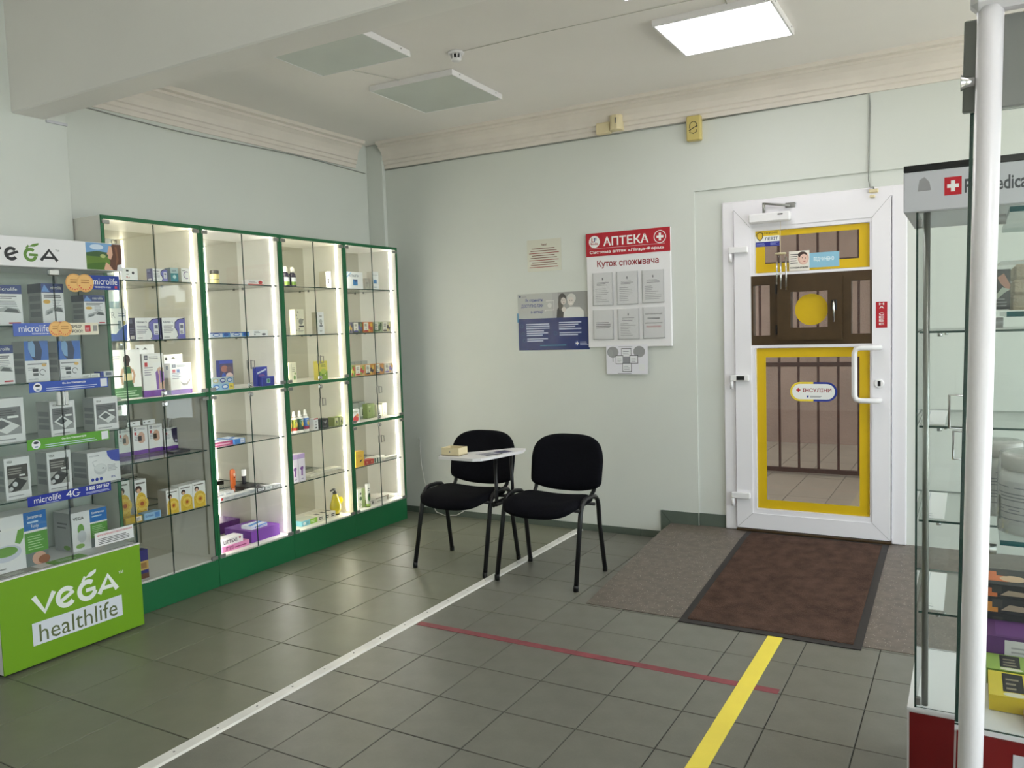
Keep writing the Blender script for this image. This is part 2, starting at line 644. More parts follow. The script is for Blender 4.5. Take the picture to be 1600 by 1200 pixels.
# ceiling beam, corner pillar, cornices
structure(MB().bbox(XL, 3.0, 2.252, 2.412, 2.56, HN, r=.006).build('beam', M['ceil']), 'deep plaster beam crossing the ceiling near the viewer', 'beam')
structure(MB().bbox(XL, -4.012, 1.85, 2.524, 0, HN, r=.004).build('pillar', M['wall']), 'broad mint wall pier under the beam, behind the lime display case', 'pillar')
structure(MB().bbox(XL, -4.042, 5.108, D, 0, HC, r=.004).build('pillar', M['wall']), 'narrow mint pilaster in the far corner beside the cabinets', 'pillar')
prof = [(0, 2.735), (.012, 2.735), (.012, 2.762), (.022, 2.768), (.022, 2.79), (.034, 2.796), (.036, 2.83), (.052, 2.862), (.078, 2.884),
        (.084, 2.886), (.084, 2.902), (.112, 2.908), (.118, 2.93), (0, 2.93)]


def sweep(name, a, b, n, label):
    a, b, n = Vector(a), Vector(b), Vector(n)
    mb = MB()
    for e in (a, b):
        mb.v += [tuple(e + n * d + Vector((0, 0, z))) for d, z in prof]
    k = len(prof)
    for i in range(k):
        mb.face((i, (i + 1) % k, k + (i + 1) % k, k + i), sm=False)
    mb.face(range(k)); mb.face(list(range(k, 2 * k))[::-1])
    return structure(mb.build(name, M['trimw']), label, 'cornice')


sweep('trim_1', (XL, 2.412, 0), (XL, 4.965, 0), (1, 0, 0), 'stepped plaster cornice above the lit cabinets')
sweep('trim_2', (-4.040, D, 0), (3.0, D, 0), (0, -1, 0), 'stepped plaster cornice above the door wall')

# skirting tiles along the back wall, stepping up beside the ramp
e = empty('baseboard_back', (-2.9, D, 0), 'low grey green skirting tiles along the door wall', 'baseboard', kind='structure')
x = -4.06
while x < -1.83:
    x1 = min(x + .30, -1.815)
    pbox('skirting_tile', M['skirt'], e, x + .001, x1 - .001, D - .010, D, 0, .048, r=.001)
    x = x1
b = MB()
for y0, y1 in ((D - .010, D),):
    pts = [(-1.815, 0), (-1.755, 0), (-1.745, .112), (-1.815, .194)]
    b.poly([(px, y0, pz) for px, pz in pts]); b.poly([(px, y1, pz) for px, pz in pts][::-1])
    for k in range(4):
        p, q = pts[k], pts[(k + 1) % 4]
        b.poly([(p[0], y1, p[1]), (q[0], y1, q[1]), (q[0], y0, q[1]), (p[0], y0, p[1])])
part(b, 'skirting_tile', M['skirt'], e)
b = MB()
pts = [(-1.742, .112), (-1.556, .112), (-1.556, .194), (-1.811, .194)]
b.poly([(px, D - .010, pz) for px, pz in pts]); b.poly([(px, D, pz) for px, pz in pts][::-1])
for k in range(4):
    p, q = pts[k], pts[(k + 1) % 4]
    b.poly([(p[0], D, p[1]), (q[0], D, q[1]), (q[0], D - .01, q[1]), (p[0], D - .01, p[1])])
part(b, 'skirting_tile', M['skirt'], e)
pbox('skirting_tile', M['skirt'], e, -1.552, -1.374, D + .002, D + .014, .112, .194, r=.001)

# ramp of polished granite up to the threshold
b = MB()
x0, x1, y0, y1, zt = -1.745, 0.62, 3.752, D + .10, 0.113
ym = 4.95
pf = [(y0, 0.0), (y0, .003), (ym, .108), (y1, zt), (y1, 0.0)]
for xx in (x0, x1):
    b.v += [(xx, y, z) for y, z in pf]
for k in range(5):
    b.face((k, (k + 1) % 5, 5 + (k + 1) % 5, 5 + k))
b.face(range(5)); b.face(list(range(5, 10))[::-1])
structure(b.build('ramp', M['granite']), 'brown speckled granite ramp rising from the tiles to the door', 'ramp')

# floor tapes and joint cover
b = MB()
for xa, xb, za, zb in ((-2.455, -2.447, 0, .006), (-2.447, -2.400, .006, .006), (-2.400, -2.392, .006, 0)):
    b.poly([(xa, .9, za), (xb, .9, zb), (xb, D - .012, zb), (xa, D - .012, za)])
b.poly([(-2.455, .9, 0), (-2.392, .9, 0), (-2.400, .9, .006), (-2.447, .9, .006)])
for k in range(22):
    yy = 1.0 + k * .19
    b.lathe([(.004, .006), (.004, .0068)], -2.4245, yy, n=8, mi=1)
o = tag(b.build('floor_strip', [M['stripw'], M['grey']]), 'long scuffed white metal joint strip dividing the two tile floors', 'floor strip')
tag(MB().bbox(-.805, -.737, 1.2, 3.735, 0, .0022, r=.0008).build('yellow_floor_tape', M['yellowt']), 'broad yellow floor tape running from the door mat toward the viewer', 'floor tape')
tag(MB().box(-2.385, -.645, 3.128, 3.172, 0, .0012).build('red_floor_tape', M['redt']), 'worn dull red floor tape crossing under the yellow tape', 'floor tape')

# door mat on the ramp
t = empty('door_mat', (-.82, 4.4, .05), 'large brown carpet mat with black rubber border on the ramp', 'mat')


def ramp_z(y):
    if y < y0: return 0.0
    if y < ym: return .003 + (.108 - .003) * (y - y0) / (ym - y0)
    return .108 + (zt - .108) * (y - ym) / (y1 - ym)


def mat_slab(xa, xb, ya, yb, lift, th):
    mb = MB()
    ys = sorted({ya, yb} | {v for v in (y0, ym) if ya < v < yb})
    for y in ys:
        z = ramp_z(y) + lift
        mb.v += [(xa, y, z), (xb, y, z), (xb, y, z + th), (xa, y, z + th)]
    n = len(ys)
    for i in range(n - 1):
        for k in range(4):
            mb.face((4 * i + k, 4 * i + (k + 1) % 4, 4 * i + 4 + (k + 1) % 4, 4 * i + 4 + k))
    mb.face((0, 1, 2, 3)); mb.face((4 * n - 1, 4 * n - 2, 4 * n - 3, 4 * n - 4))
    return mb


part(mat_slab(-1.232, -.408, 3.705, 5.10, .001, .003), 'rubber_border', M['rubber'], t)
part(mat_slab(-1.196, -.444, 3.745, 5.07, .004, .005), 'carpet_pile', M['mat'], t)

# ================================================================== PORCH beyond the door
ZP = 0.115
pf_ = MB().box(-4.0, 2.5, D + .3, 9.4, -.1, ZP - .004).build('porch_floor', M['grout'])
structure(pf_, 'pale brown tiled porch floor outside the door', 'floor')
tp = tile_mesh('tile', .296, .796, M['porcht'])
for i in range(-4, 6):
    for j in range(5):
        put_tile(tp, -1.36 + .3 * i, 5.86 + .8 * j, pf_, ZP)
structure(MB().box(-4.0, 2.5, 9.0, 9.2, ZP, 3.4).build('porch_wall', M['stucco']), 'brown rendered wall across the porch outside', 'wall')
structure(MB().box(-4.0, 2.5, D + .3, 9.2, 3.1, 3.2).build('porch_shade_roof', M['ceil']), 'unseen flat canopy added outside the door to shade the porch', 'roof')  # added out of view to keep the sky light off the porch
t = empty('railing', (-1.13, 7.2, ZP), 'dark brown iron bar railing seen through the door glass', 'railing')
for k in range(-6, 9):
    xb_ = -1.446 + .1595 * k
    pbox('bar', M['iron'], t, xb_ - .009, xb_ + .009, 7.19, 7.21, ZP + .05, 2.55)
for z in (ZP + .03, 1.06, 1.925, 2.55):
    pbox('rail', M['iron'], t, -2.5, -.05, 7.18, 7.22, z - .016, z + .02)
for xx in (-2.5, -.07):
    pbox('post', M['iron'], t, xx, xx + .04, 7.18, 7.22, ZP, 2.6)

# ================================================================== DOOR
dr = empty('door_1', (-.85, D, .115), 'white plastic door with yellow bordered glass and brown inset window', 'door', kind='structure')
b = MB()
b.bbox(-1.374, -1.300, D - .012, D + .07, .113, 2.196, r=.005)
b.bbox(-.400, -.322, D - .012, D + .07, .113, 2.196, r=.005)
b.bbox(-1.374, -.322, D - .0115, D + .07, 2.135, 2.197, r=.005)
part(b, 'door_frame', M['pvc'], dr)
pbox('threshold', M['brown'], dr, -1.30, -.40, D - .03, D + .10, .113, .128, r=.003)
YL = D - .028     # room face of the leaf
b = MB()


def frame4(mb, xa, xb, za, zb, ho, hi, ya, yb):
    """mitred four sided frame: outer rect, inner rect, front ya, back yb, with a chamfered inner lip"""
    A = [(xa, za), (xb, za), (xb, zb), (xa, zb)]
    B_ = [(ho[0], ho[2]), (ho[1], ho[2]), (ho[1], ho[3]), (ho[0], ho[3])]
    for k in range(4):
        a, c, d, e_ = A[k], A[(k + 1) % 4], B_[(k + 1) % 4], B_[k]
        mb.poly([(a[0], ya, a[1]), (c[0], ya, c[1]), (d[0], ya, d[1]), (e_[0], ya, e_[1])])
        mb.poly([(e_[0], ya, e_[1]), (d[0], ya, d[1]), (d[0], yb, d[1]), (e_[0], yb, e_[1])])
        mb.poly([(a[0], yb, a[1]), (c[0], yb, c[1]), (c[0], ya, c[1]), (a[0], ya, a[1])])
        mb.poly([(e_[0], yb, e_[1]), (d[0], yb, d[1]), (c[0], yb, c[1]), (a[0], yb, a[1])])


frame4(b, -1.296, -.404, .134, 2.141, (-1.196, -.503, .232, 2.025), None, YL, D + .055)
leaf = part(b, 'door_leaf', M['pvc'], dr)
# thin mitre seams are real grooves: narrow dark inlays at the four corners
b = MB()
for p, q in (((-1.296, .134), (-1.196, .232)), ((-.404, .134), (-.503, .232)), ((-1.296, 2.141), (-1.196, 2.025)), ((-.404, 2.141), (-.503, 2.025))):
    d = (Vector((q[0] - p[0], 0, q[1] - p[1]))).normalized(); w_ = Vector((-d.z, 0, d.x)) * .0008
    P_, Q_ = Vector((p[0], YL - .0003, p[1])), Vector((q[0], YL - .0003, q[1]))
    b.poly([P_ + w_, Q_ + w_, Q_ - w_, P_ - w_])
part(b, 'mitre_seam', M['grey'], leaf)
for nm, hz in (('glazing_bead', (-1.171, -.516, 1.742, 2.001, -1.197, -.502, 1.726, 2.026)), ('glazing_bead', (-1.172, -.514, .262, 1.279, -1.197, -.502, .231, 1.297))):
    b = MB()
    frame4(b, hz[4], hz[5], hz[6], hz[7], hz[:4], None, YL + .006, D + .04)
    part(b, nm, M['pvc'], leaf)
    pbox('glass_pane', M['pane'], leaf, hz[0], hz[1], D - .004, D + .002, hz[2], hz[3])
    bw = .056
    b = MB()
    xa, xb, za, zb = hz[0] + .003, hz[1] - .003, hz[2] + .003, hz[3] - .003
    frame4(b, xa, xb, za, zb, (xa + bw, xb - bw, za + bw * (1.0 if zb < 1.5 else .95), zb - bw * (1 if zb < 1.5 else .6)), None, D - .0056, D - .0046)
    part(b, 'yellow_film_border', M['film'], leaf, 'yellow film border')
# brown inset window
b = MB()
for r_ in ((-1.197, -.502, 1.668, 1.727), (-1.197, -.502, 1.296, 1.356), (-1.197, -1.184, 1.356, 1.668), (-1.083, -.617, 1.62, 1.668), (-1.083, -.617, 1.356, 1.40),
           (-1.083, -.957, 1.40, 1.62), (-.744, -.617, 1.40, 1.62), (-.514, -.502, 1.356, 1.668)):
    b.box(r_[0], r_[1], YL + .008, D + .045, r_[2], r_[3])
part(b, 'inset_window_frame', M['brown'], leaf, 'dark brown inset window frame')
b = MB()
frame4(b, -1.034, -.664, 1.325, 1.70, (-.957, -.744, 1.40, 1.617), None, YL - .014, YL + .02)
part(b, 'vent_sash', M['brown'], leaf, 'small brown opening sash')
for xa, xb, za, zb in ((-1.184, -1.083, 1.356, 1.668), (-.617, -.514, 1.356, 1.668), (-.957, -.744, 1.40, 1.617)):
    pbox('glass_pane', M['pane'], leaf, xa, xb, D - .003, D + .002, za, zb)
b = MB()
b.v += [(-.842 + .095 * math.cos(2 * PI * k / 32), yy, 1.508 + .095 * math.sin(2 * PI * k / 32)) for yy in (D - .0045, D - .0035) for k in range(32)]
b.face(range(32)); b.face(list(range(32, 64))[::-1])
for k in range(32): b.face((k, 32 + k, 32 + (k + 1) % 32, (k + 1) % 32))
part(b, 'yellow_disc', M['film'], leaf, 'round yellow film disc')
b = MB()
for za in (1.36, 1.61): b.bbox(-1.046, -1.036, YL - .012, YL + .01, za, za + .06, r=.002)
part(b, 'sash_hinge', M['black'], leaf)
b = MB(); b.bbox(-.722, -.692, YL - .022, YL - .013, 1.50, 1.56, r=.003)
b.tube([(-.707, YL - .02, 1.548), (-.707, YL - .045, 1.548), (-.706, YL - .05, 1.53), (-.704, YL - .05, 1.43)], .0065, n=8, mi=1)
part(b, 'sash_handle', [M['black'], M['chrome']], leaf, 'small chrome window handle on black plate')
# pull handle, lock, closer, hinges
b = MB()
hx, mx_ = -.592, -.462
pt = [(mx_, YL, 1.274), (mx_, YL - .035, 1.274), (mx_ - .02, YL - .05, 1.274), (hx + .03, YL - .052, 1.274), (hx + .008, YL - .052, 1.266), (hx, YL - .052, 1.244),
      (hx, YL - .052, .995), (hx + .008, YL - .052, .973), (hx + .03, YL - .052, .965), (mx_ - .02, YL - .05, .965), (mx_, YL - .035, .965), (mx_, YL, .965)]
b.tube(pt, .0155, n=12)
part(b, 'pull_handle', M['white'], leaf)
b = MB()
b.v += [(-.464 + r_ * math.cos(2 * PI * k / 20), yy, 1.062 + r_ * math.sin(2 * PI * k / 20)) for r_, yy in ((.026, YL), (.026, YL - .008), (.022, YL - .011)) for k in range(20)]
for a in (0, 20):
    for k in range(20): b.face((a + k, a + 20 + k, a + 20 + (k + 1) % 20, a + (k + 1) % 20))
b.face(range(40, 60))
b.bbox(-.472, -.456, YL - .0125, YL - .010, 1.048, 1.078, r=.001, mi=1)
part(b, 'lock_rosette', [M['white'], M['blackm']], leaf)
b = MB()
b.bbox(-1.195, -.948, YL - .055, YL, 2.045, 2.102, r=.008)
b.box(-1.02, -.99, YL - .0555, YL - .055, 2.083, 2.09, mi=1)
closer = part(b, 'door_closer', [M['white'], M['black']], leaf)
b = MB()
b.tube([(-1.105, YL - .03, 2.10), (-1.105, YL - .03, 2.165)], .009, n=8)
b.tube([(-1.105, YL - .03, 2.16), (-.955, YL - .025, 2.135)], .007, n=8)
b.bbox(-.985, -.925, D - .035, D - .012, 2.125, 2.155, r=.003)
part(b, 'closer_arm', M['alu'], dr)
for za in (1.862, 1.062, .312):
    b = MB(); b.bbox(-1.326, -1.210, YL - .026, YL + .002, za + .012, za + .05, r=.004)
    b.lathe([(.011, za - .04), (.011, za + .012)], -1.318, YL - .012, n=10)
    if za == 1.062: b.box(-1.285, -1.235, YL - .0275, YL - .026, za + .018, za + .044, mi=1)
    part(b, 'hinge', [M['white'], M['black']], dr)
b = MB(); b.bbox(-.520, -.470, D - .03, D - .011, 2.165, 2.186, r=.004); b.bbox(-.515, -.485, YL - .02, YL, 2.135, 2.150, r=.004)
part(b, 'alarm_contact', M['cream'], dr)


def sticker(name, a, x0, z0, y, parent=None, m='print', th=.001, col=WHITE):
    """a flat printed sheet facing the room (-y)"""
    mb = MB().box(x0, x0 + a.w, y, y + th, z0, z0 + a.h, col=col)
    mb.art(a, (x0, y, z0), UX, UZ, (0, -1, 0), off=.0002)
    if parent is not None:
        return part(mb, name, M[m], parent)
    return mb.build(name, M[m], origin=(x0 + a.w / 2, y, z0))


a = Art(.143, .096); a.rect(0, .30, 1, .66, (236, 236, 232)).rect(0, .66, 1, 1, (232, 196, 40)).rect(0, 0, 1, .30, (24, 34, 138))
a.poly([(.04, .86), (.18, .95), (.32, .86), (.31, .55), (.18, .34), (.05, .55)], (40, 40, 30)).poly([(.07, .83), (.18, .9), (.29, .83), (.28, .57), (.18, .42), (.08, .57)], (226, 190, 50))
a.text('ОХОРОНЯЄ', .36, .78, .94, .90, (70, 55, 20), True).text('ЛЕВІТ', .39, .38, .94, .58, (22, 26, 80), True)
a.lines(.03, .05, .40, .26, 3, (150, 160, 220)).lines(.62, .08, .95, .27, 3, (150, 160, 220))
sticker('security_sticker', a, -1.168, 1.905, D - .0070, leaf).__setitem__('label', 'yellow and blue security sticker with shield')
a = Art(.060, .150); a.rect(0, 0, 1, 1, (176, 26, 40))
for k, ch in enumerate('НА СЕБЕ'):
    if ch != ' ': a.text(ch, .28, .875 - k * .128, .72, .965 - k * .128, WHITE, True)
sticker('pull_sticker', a, -.482, 1.387, YL - .0012, leaf).__setitem__('label', 'upright red sticker reading НА СЕБЕ')
b = MB()
a = Art(.272, .118)


def stad(x0, y0, x1, y1, n=12, half=0):
    r = (y1 - y0) / 2; rx = r * a.h / a.w
    L = [(x0 + rx + rx * math.cos(t), (y0 + y1) / 2 + r * math.sin(t)) for t in [PI / 2 + PI * k / n for k in range(n + 1)]]
    R_ = [(x1 - rx + rx * math.cos(t), (y0 + y1) / 2 + r * math.sin(t)) for t in [-PI / 2 + PI * k / n for k in range(n + 1)]]
    if half == 1: return L + [(.5, y0), (.5, y1)]
    if half == 2: return [(.5, y1), (.5, y0)] + R_
    return L + R_


a.poly(stad(0, 0, 1, 1, half=1), (236, 208, 60)).poly(stad(0, 0, 1, 1, half=2), (34, 56, 150)).poly(stad(.045, .1, .955, .9), WHITE)
a.text('ІНСУЛІНИ', .27, .47, .88, .68, (150, 26, 48), True)
a.rect(.135, .55, .225, .62, (190, 26, 40)).rect(.165, .48, .195, .69, (190, 26, 40))
a.poly([(.36, .30), (.40, .30), (.40, .22), (.38, .19), (.36, .22)], (34, 56, 150)).lines(.43, .2, .68, .31, 2, (70, 70, 90), ragged=.1)
b.art(a, (-.969, D - .0050, .949), UX, UZ, (0, -1, 0), off=.0)
part(b, 'insulin_sticker', M['print'], leaf, 'capsule shaped yellow and blue sticker reading ІНСУЛІНИ')
# cards stuck on the upper pane
a = Art(.285, .088); a.rect(0, 0, 1, 1, (140, 190, 214)).text('ВІДЧИНЕНО', .50, .38, .90, .70, (225, 236, 240), True).ring(.36, .56, .14, .002, (235, 240, 244))
o = sticker('door_sign', a, -.968, 1.758, D - .0105, th=.002)
tag(o, 'pale blue open sign reading ВІДЧИНЕНО on upper door pane', 'sign')
a = Art(.118, .118); a.rect(0, 0, 1, 1, (230, 224, 214)).lines(.06, .38, .48, .92, 5, (90, 86, 86)).ell(.70, .62, .27, .33, (216, 176, 160)).ell(.66, .80, .22, .16, (60, 40, 34))
a.ell(.72, .58, .2, .25, (232, 196, 180)).ell(.66, .64, .03, .02, (60, 40, 40)).ell(.80, .62, .03, .02, (60, 40, 40)).ell(.76, .46, .06, .025, (170, 80, 80))
a.text('кондиціонер', .05, .10, .95, .22, (30, 28, 28), True)
o = sticker('notice_card', a, -.968, 1.745, D - .0145, th=.002)
tag(o, 'small cream card with a face overlapping the blue open sign', 'card')
# wind chime hanging from the closer
t = empty('wind_chime', (-1.00, D - .07, 1.62), 'silver wind chime with hanging tubes in front of the door', 'wind chime')
b = MB(); b.lathe([(.030, 1.845), (.034, 1.850), (.030, 1.855)], -1.005, D - .075, n=16)
b.tube([(-1.005, D - .075, 1.853), (-1.01, D - .05, 2.02), (-1.012, D - .036, 2.045)], .001, n=5)
part(b, 'top_ring', M['cream'], t)
for k, (xx, za, zb) in enumerate(((-1.028, 1.665, 1.805), (-1.003, 1.635, 1.80), (-.975, 1.630, 1.83))):
    b = MB(); b.tube([(xx, D - .072 - .012 * (k % 2), za), (xx, D - .072 - .012 * (k % 2), zb)], .0055, n=8)
    b.tube([(xx, D - .072 - .012 * (k % 2), zb), (xx * .3 - 1.005 * .7, D - .075, 1.85)], .0008, n=4)
    part(b, 'chime_tube', M['chrome'], t)

# ================================================================== CEILING THINGS
def ceiling_lamp(x, y, lit, label, sx=.585, sy=.60, rot=0.0, zc=HC):
    z0 = zc - .034
    t = empty('ceiling_lamp', (x, y, zc), label, 'ceiling lamp', 'square ceiling panels')
    w = .012 if lit else .006
    b = MB()
    for r_ in ((-sx / 2, sx / 2, -sy / 2, -sy / 2 + w), (-sx / 2, sx / 2, sy / 2 - w, sy / 2), (-sx / 2, -sx / 2 + w, -sy / 2 + w, sy / 2 - w), (sx / 2 - w, sx / 2, -sy / 2 + w, sy / 2 - w)):
        b.bbox(x + r_[0], x + r_[1], y + r_[2], y + r_[3], z0, zc - .001, r=.0015)
    part(b, 'lamp_frame', M['white'], t)
    pbox('diffuser', M['lamp'] if lit else M['opal'], t, x - sx / 2 + w, x + sx / 2 - w, y - sy / 2 + w, y + sy / 2 - w, z0 + .002, z0 + .010)
    for k in (-1, 1):
        b = MB(); b.tube([(x + sx / 2, y + k * sy * .36, z0 + .02), (x + sx / 2 + .002, y + k * sy * .36, z0 + .02)], .004, n=8)
        part(b, 'screw', M['grey'], t)
    t.rotation_euler.z = rot


ceiling_lamp(-2.87, 4.20, False, 'unlit ceiling panel nearest the corner and cornice', rot=math.radians(2))
ceiling_lamp(-2.87, 3.22, False, 'unlit ceiling panel partly hidden by the beam', .60, .62, math.radians(2))
ceiling_lamp(-1.08, 4.13, True, 'bright lit ceiling panel nearest the door', .57, .53)
ceiling_lamp(-1.08, 3.205, True, 'lit ceiling panel cut off by the upper picture edge', .57, .60)
ceiling_lamp(1.25, 4.13, True, 'lit ceiling panel above the display cases outside the frame')
ceiling_lamp(.9, 1.1, True, 'unseen lit ceiling panel added on the viewer side to brighten the beam', zc=HN)  # added lamp, out of view, brightening the near face of the beam

t = empty('smoke_detector', (-2.40, 3.70, HC), 'small white smoke detector between the ceiling panels', 'smoke detector')
b = MB(); b.lathe([(.030, HC - .012), (.043, HC - .010), (.045, HC)], -2.40, 3.70, n=20)
part(b, 'base', M['white'], t)
b = MB(); b.lathe([(.010, HC - .048), (.024, HC - .046), (.030, HC - .036)], -2.40, 3.70, n=18)
for k in range(8):
    q = 2 * PI * k / 8
    b.tube([(-2.40 + .026 * math.cos(q), 3.70 + .026 * math.sin(q), HC - .04), (-2.40 + .028 * math.cos(q), 3.70 + .028 * math.sin(q), HC - .012)], .004, n=5)
part(b, 'sensor_cage', M['white'], t)
b = MB(); b.lathe([(.016, HC - .038), (.016, HC - .012)], -2.40, 3.70, n=10)
part(b, 'sensor_core', M['black'], t)


def cable(name, pts, r, m, label, cat='cable', n=6):
    return tag(MB().tube(pts, r, n=n).build(name, M[m]), label, cat)


cable('ceiling_cable', [(-2.36, 3.70, HC - .003), (-1.9, 3.703, HC - .003), (-1.4, 3.722, HC - .003), (-.75, 3.75, HC - .002)], .0018, 'wire', 'thin grey cable running along the ceiling from the smoke detector')
cable('ceiling_cable', [(-3.02, 3.535, HC - .004), (-3.03, 3.62, HC - .004), (-2.98, 3.75, HC - .004), (-2.93, 3.90, HC - .003)], .0025, 'wire', 'short pale cable linking the two unlit ceiling panels')
cable('ceiling_cable', [(-1.0, 3.72, HC - .003), (-.99, 3.80, HC - .003), (-1.0, 3.87, HC - .003)], .003, 'wire', 'short pale cable stub at the lit ceiling panel')
# cables along the cornice and down to the door
cable('wall_cable', [(XL + .006, y, 2.728 - .02 * math.sin((y - 2.4) * 1.6) ** 2) for y in [2.42 + .19 * k for k in range(15)]], .004, 'greyw', 'thin grey cable along the lower edge of the cabinet wall cornice')
cable('wall_cable', [(x_, D - .006, 2.728) for x_ in (-4.06, -3.4, -2.8, -2.2, -1.6)], .004, 'greyw', 'thin grey cable along the lower cornice edge on the door wall')
cable('wall_cable', [(-1.49, D - .006, 2.728), (-1.0, D - .006, 2.731), (-.52, D - .006, 2.735), (-.515, D - .006, 2.66), (-.52, D - .006, 2.45), (-.523, D - .006, 2.24), (-.515, D - .008, 2.20), (-.497, D - .018, 2.198), (-.495, D - .02, 2.186)], .004, 'greyw', 'thin grey cable dropping from the siren run to the door contact')
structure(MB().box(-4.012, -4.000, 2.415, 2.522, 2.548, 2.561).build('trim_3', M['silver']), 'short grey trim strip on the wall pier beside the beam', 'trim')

# boxes and siren under the cornice
b = MB().bbox(-2.205, -2.105, D - .055, D - .010, 2.730, 2.805, r=.006)
b.lathe([(.004, 2.733), (.004, 2.7345)], -2.12, D - .04, n=8)
tag(b.build('junction_box', M['cream'], origin=(-2.155, D, 2.73)), 'flat square cream junction box on the cornice', 'junction box')
t = empty('motion_detector', (-2.06, D, 2.74), 'rounded cream motion detector beside the flat junction box', 'motion detector')
b = MB()
for k in range(9):
    q = PI * k / 8
    b.v += [(-2.06 - .042 * math.cos(q), D - .05 - .034 * math.sin(q), 2.742), (-2.06 - .042 * math.cos(q), D - .05 - .034 * math.sin(q), 2.836)]
b.v += [(-2.018, D - .004, 2.742), (-2.018, D - .004, 2.836), (-2.102, D - .004, 2.742), (-2.102, D - .004, 2.836)]
n_ = 11
for k in range(n_):
    j = (k + 1) % n_
    b.face((2 * k, 2 * k + 1, 2 * j + 1, 2 * j))
b.face([2 * k for k in range(n_)]); b.face([2 * k + 1 for k in range(n_)][::-1])
part(b, 'detector_body', M['cream'], t)
pbox('detector_lens', M['grey'], t, -2.050, -2.046, D - .088, D - .08, 2.78, 2.815)
t = empty('alarm_siren', (-1.538, D, 2.60), 'gold alarm siren with a crossed bell mark above the door wall', 'siren')
pbox('siren_body', M['gold'], t, -1.585, -1.493, D - .048, D, 2.602, 2.757, r=.006)
a = Art(.092, .155)
a.ring(.5, .60, .15, .004, DK, 0, 180, 12).stroke([(.255, .60), (.24, .50)], .004, DK).stroke([(.755, .60), (.76, .50)], .004, DK)
a.stroke([(.2, .42), (.8, .58)], .005, DK).stroke([(.30, .42), (.24, .33), (.44, .30), (.5, .27), (.58, .30), (.76, .34), (.70, .44)], .004, DK)
b = MB().art(a, (-1.585, D - .048, 2.602), UX, UZ, (0, -1, 0))
part(b, 'bell_mark', M['print'], t)

# ================================================================== NOTICES ON THE BACK WALL
a = Art(.272, .225)
a.rect(0, 0, 1, 1, (214, 212, 198)).text('Увага!', .42, .80, .58, .87, (110, 50, 46), True)
for k in range(9):
    xm = .06 + .04 * (k % 3)
    a.lines(xm, .12 + k * .073, 1 - xm, .15 + k * .073, 1, (120, 78, 70) if k % 3 else (150, 70, 66), .75, .08)
o = sticker('wall_notice', a, -2.785, 1.850, D - .003, th=.002, m='gloss', col=(226, 224, 212))
tag(o, 'pale laminated notice with red lines of small print', 'notice')
a = Art(.565, .408)
a.rect(0, 0, 1, .56, (24, 44, 108)).rect(0, .56, 1, 1, (176, 178, 176))
a.rect(.56, .56, 1, 1, (152, 152, 150)).rect(.50, .56, .58, 1, (168, 168, 168))
a.text('Як отримати', .11, .845, .36, .91, (60, 70, 130), True).text('ДОСТУПНІ ЛІКИ', .05, .745, .37, .815, (40, 52, 120), True).text('в аптеці?', .19, .64, .37, .705, (40, 52, 120), True)
a.ell(.035, .955, .014, .018, (60, 66, 90)).lines(.06, .945, .15, .965, 1, (110, 114, 120))
a.stroke([(.40, .68), (.40, .70), (.52, .70), (.52, .86), (.41, .86)], .004, (226, 226, 222)).ell(.46, .78, .03, .04, (205, 206, 202))
# two embracing women, a grey photograph
a.poly([(.555, .56), (.565, .70), (.60, .77), (.65, .74), (.68, .56)], (46, 46, 50)).ell(.64, .88, .055, .10, (70, 68, 66)).ell(.615, .80, .035, .12, (84, 80, 76))
a.poly([(.65, .56), (.66, .68), (.74, .74), (.88, .73), (.93, .66), (.935, .56)], (216, 216, 214)).ell(.765, .885, .062, .085, (206, 204, 200)).ell(.655, .845, .036, .062, (206, 198, 192)).ell(.758, .835, .045, .075, (214, 206, 200))
a.ell(.645, .86, .006, .006, INK).ell(.668, .86, .006, .006, INK).ell(.742, .85, .007, .006, INK).ell(.775, .85, .007, .006, INK).ell(.66, .815, .012, .006, (130, 90, 90)).ell(.76, .80, .016, .008, (236, 230, 228)).ell(.66, .70, .03, .045, (216, 208, 202))
for x0_, y0_, n_ in ((.115, .395, 3), (.12, .275, 3), (.125, .175, 2), (.585, .375, 4), (.59, .27, 2)):
    a.lines(x0_, y0_ - .02, x0_ + .34, y0_ - .02 + n_ * .037, n_, (196, 204, 226), .5, .35)
for x0_, y0_ in ((.05, .43), (.07, .29), (.085, .175), (.535, .29)):
    a.ring(x0_, y0_, .03, .002, (60, 110, 140), n=10)
a.lines(.31, .075, .68, .10, 1, (80, 150, 180), .6, 0).circ(.83, .11, .045, (60, 80, 150)).poly([(.81, .12), (.826, .12), (.826, .145), (.838, .145), (.838, .12), (.853, .12), (.853, .10), (.838, .10), (.838, .075), (.826, .075), (.826, .10), (.81, .10)], WHITE)
a.lines(.87, .08, .99, .15, 3, (170, 180, 210)).rect(-.012, .50, .008, .66, (70, 130, 170))
o = sticker('information_poster', a, -2.876, 1.286, D - .002, th=.0015, m='gloss')
tag(o, 'navy and grey poster with two embracing women beside the notice board', 'poster')

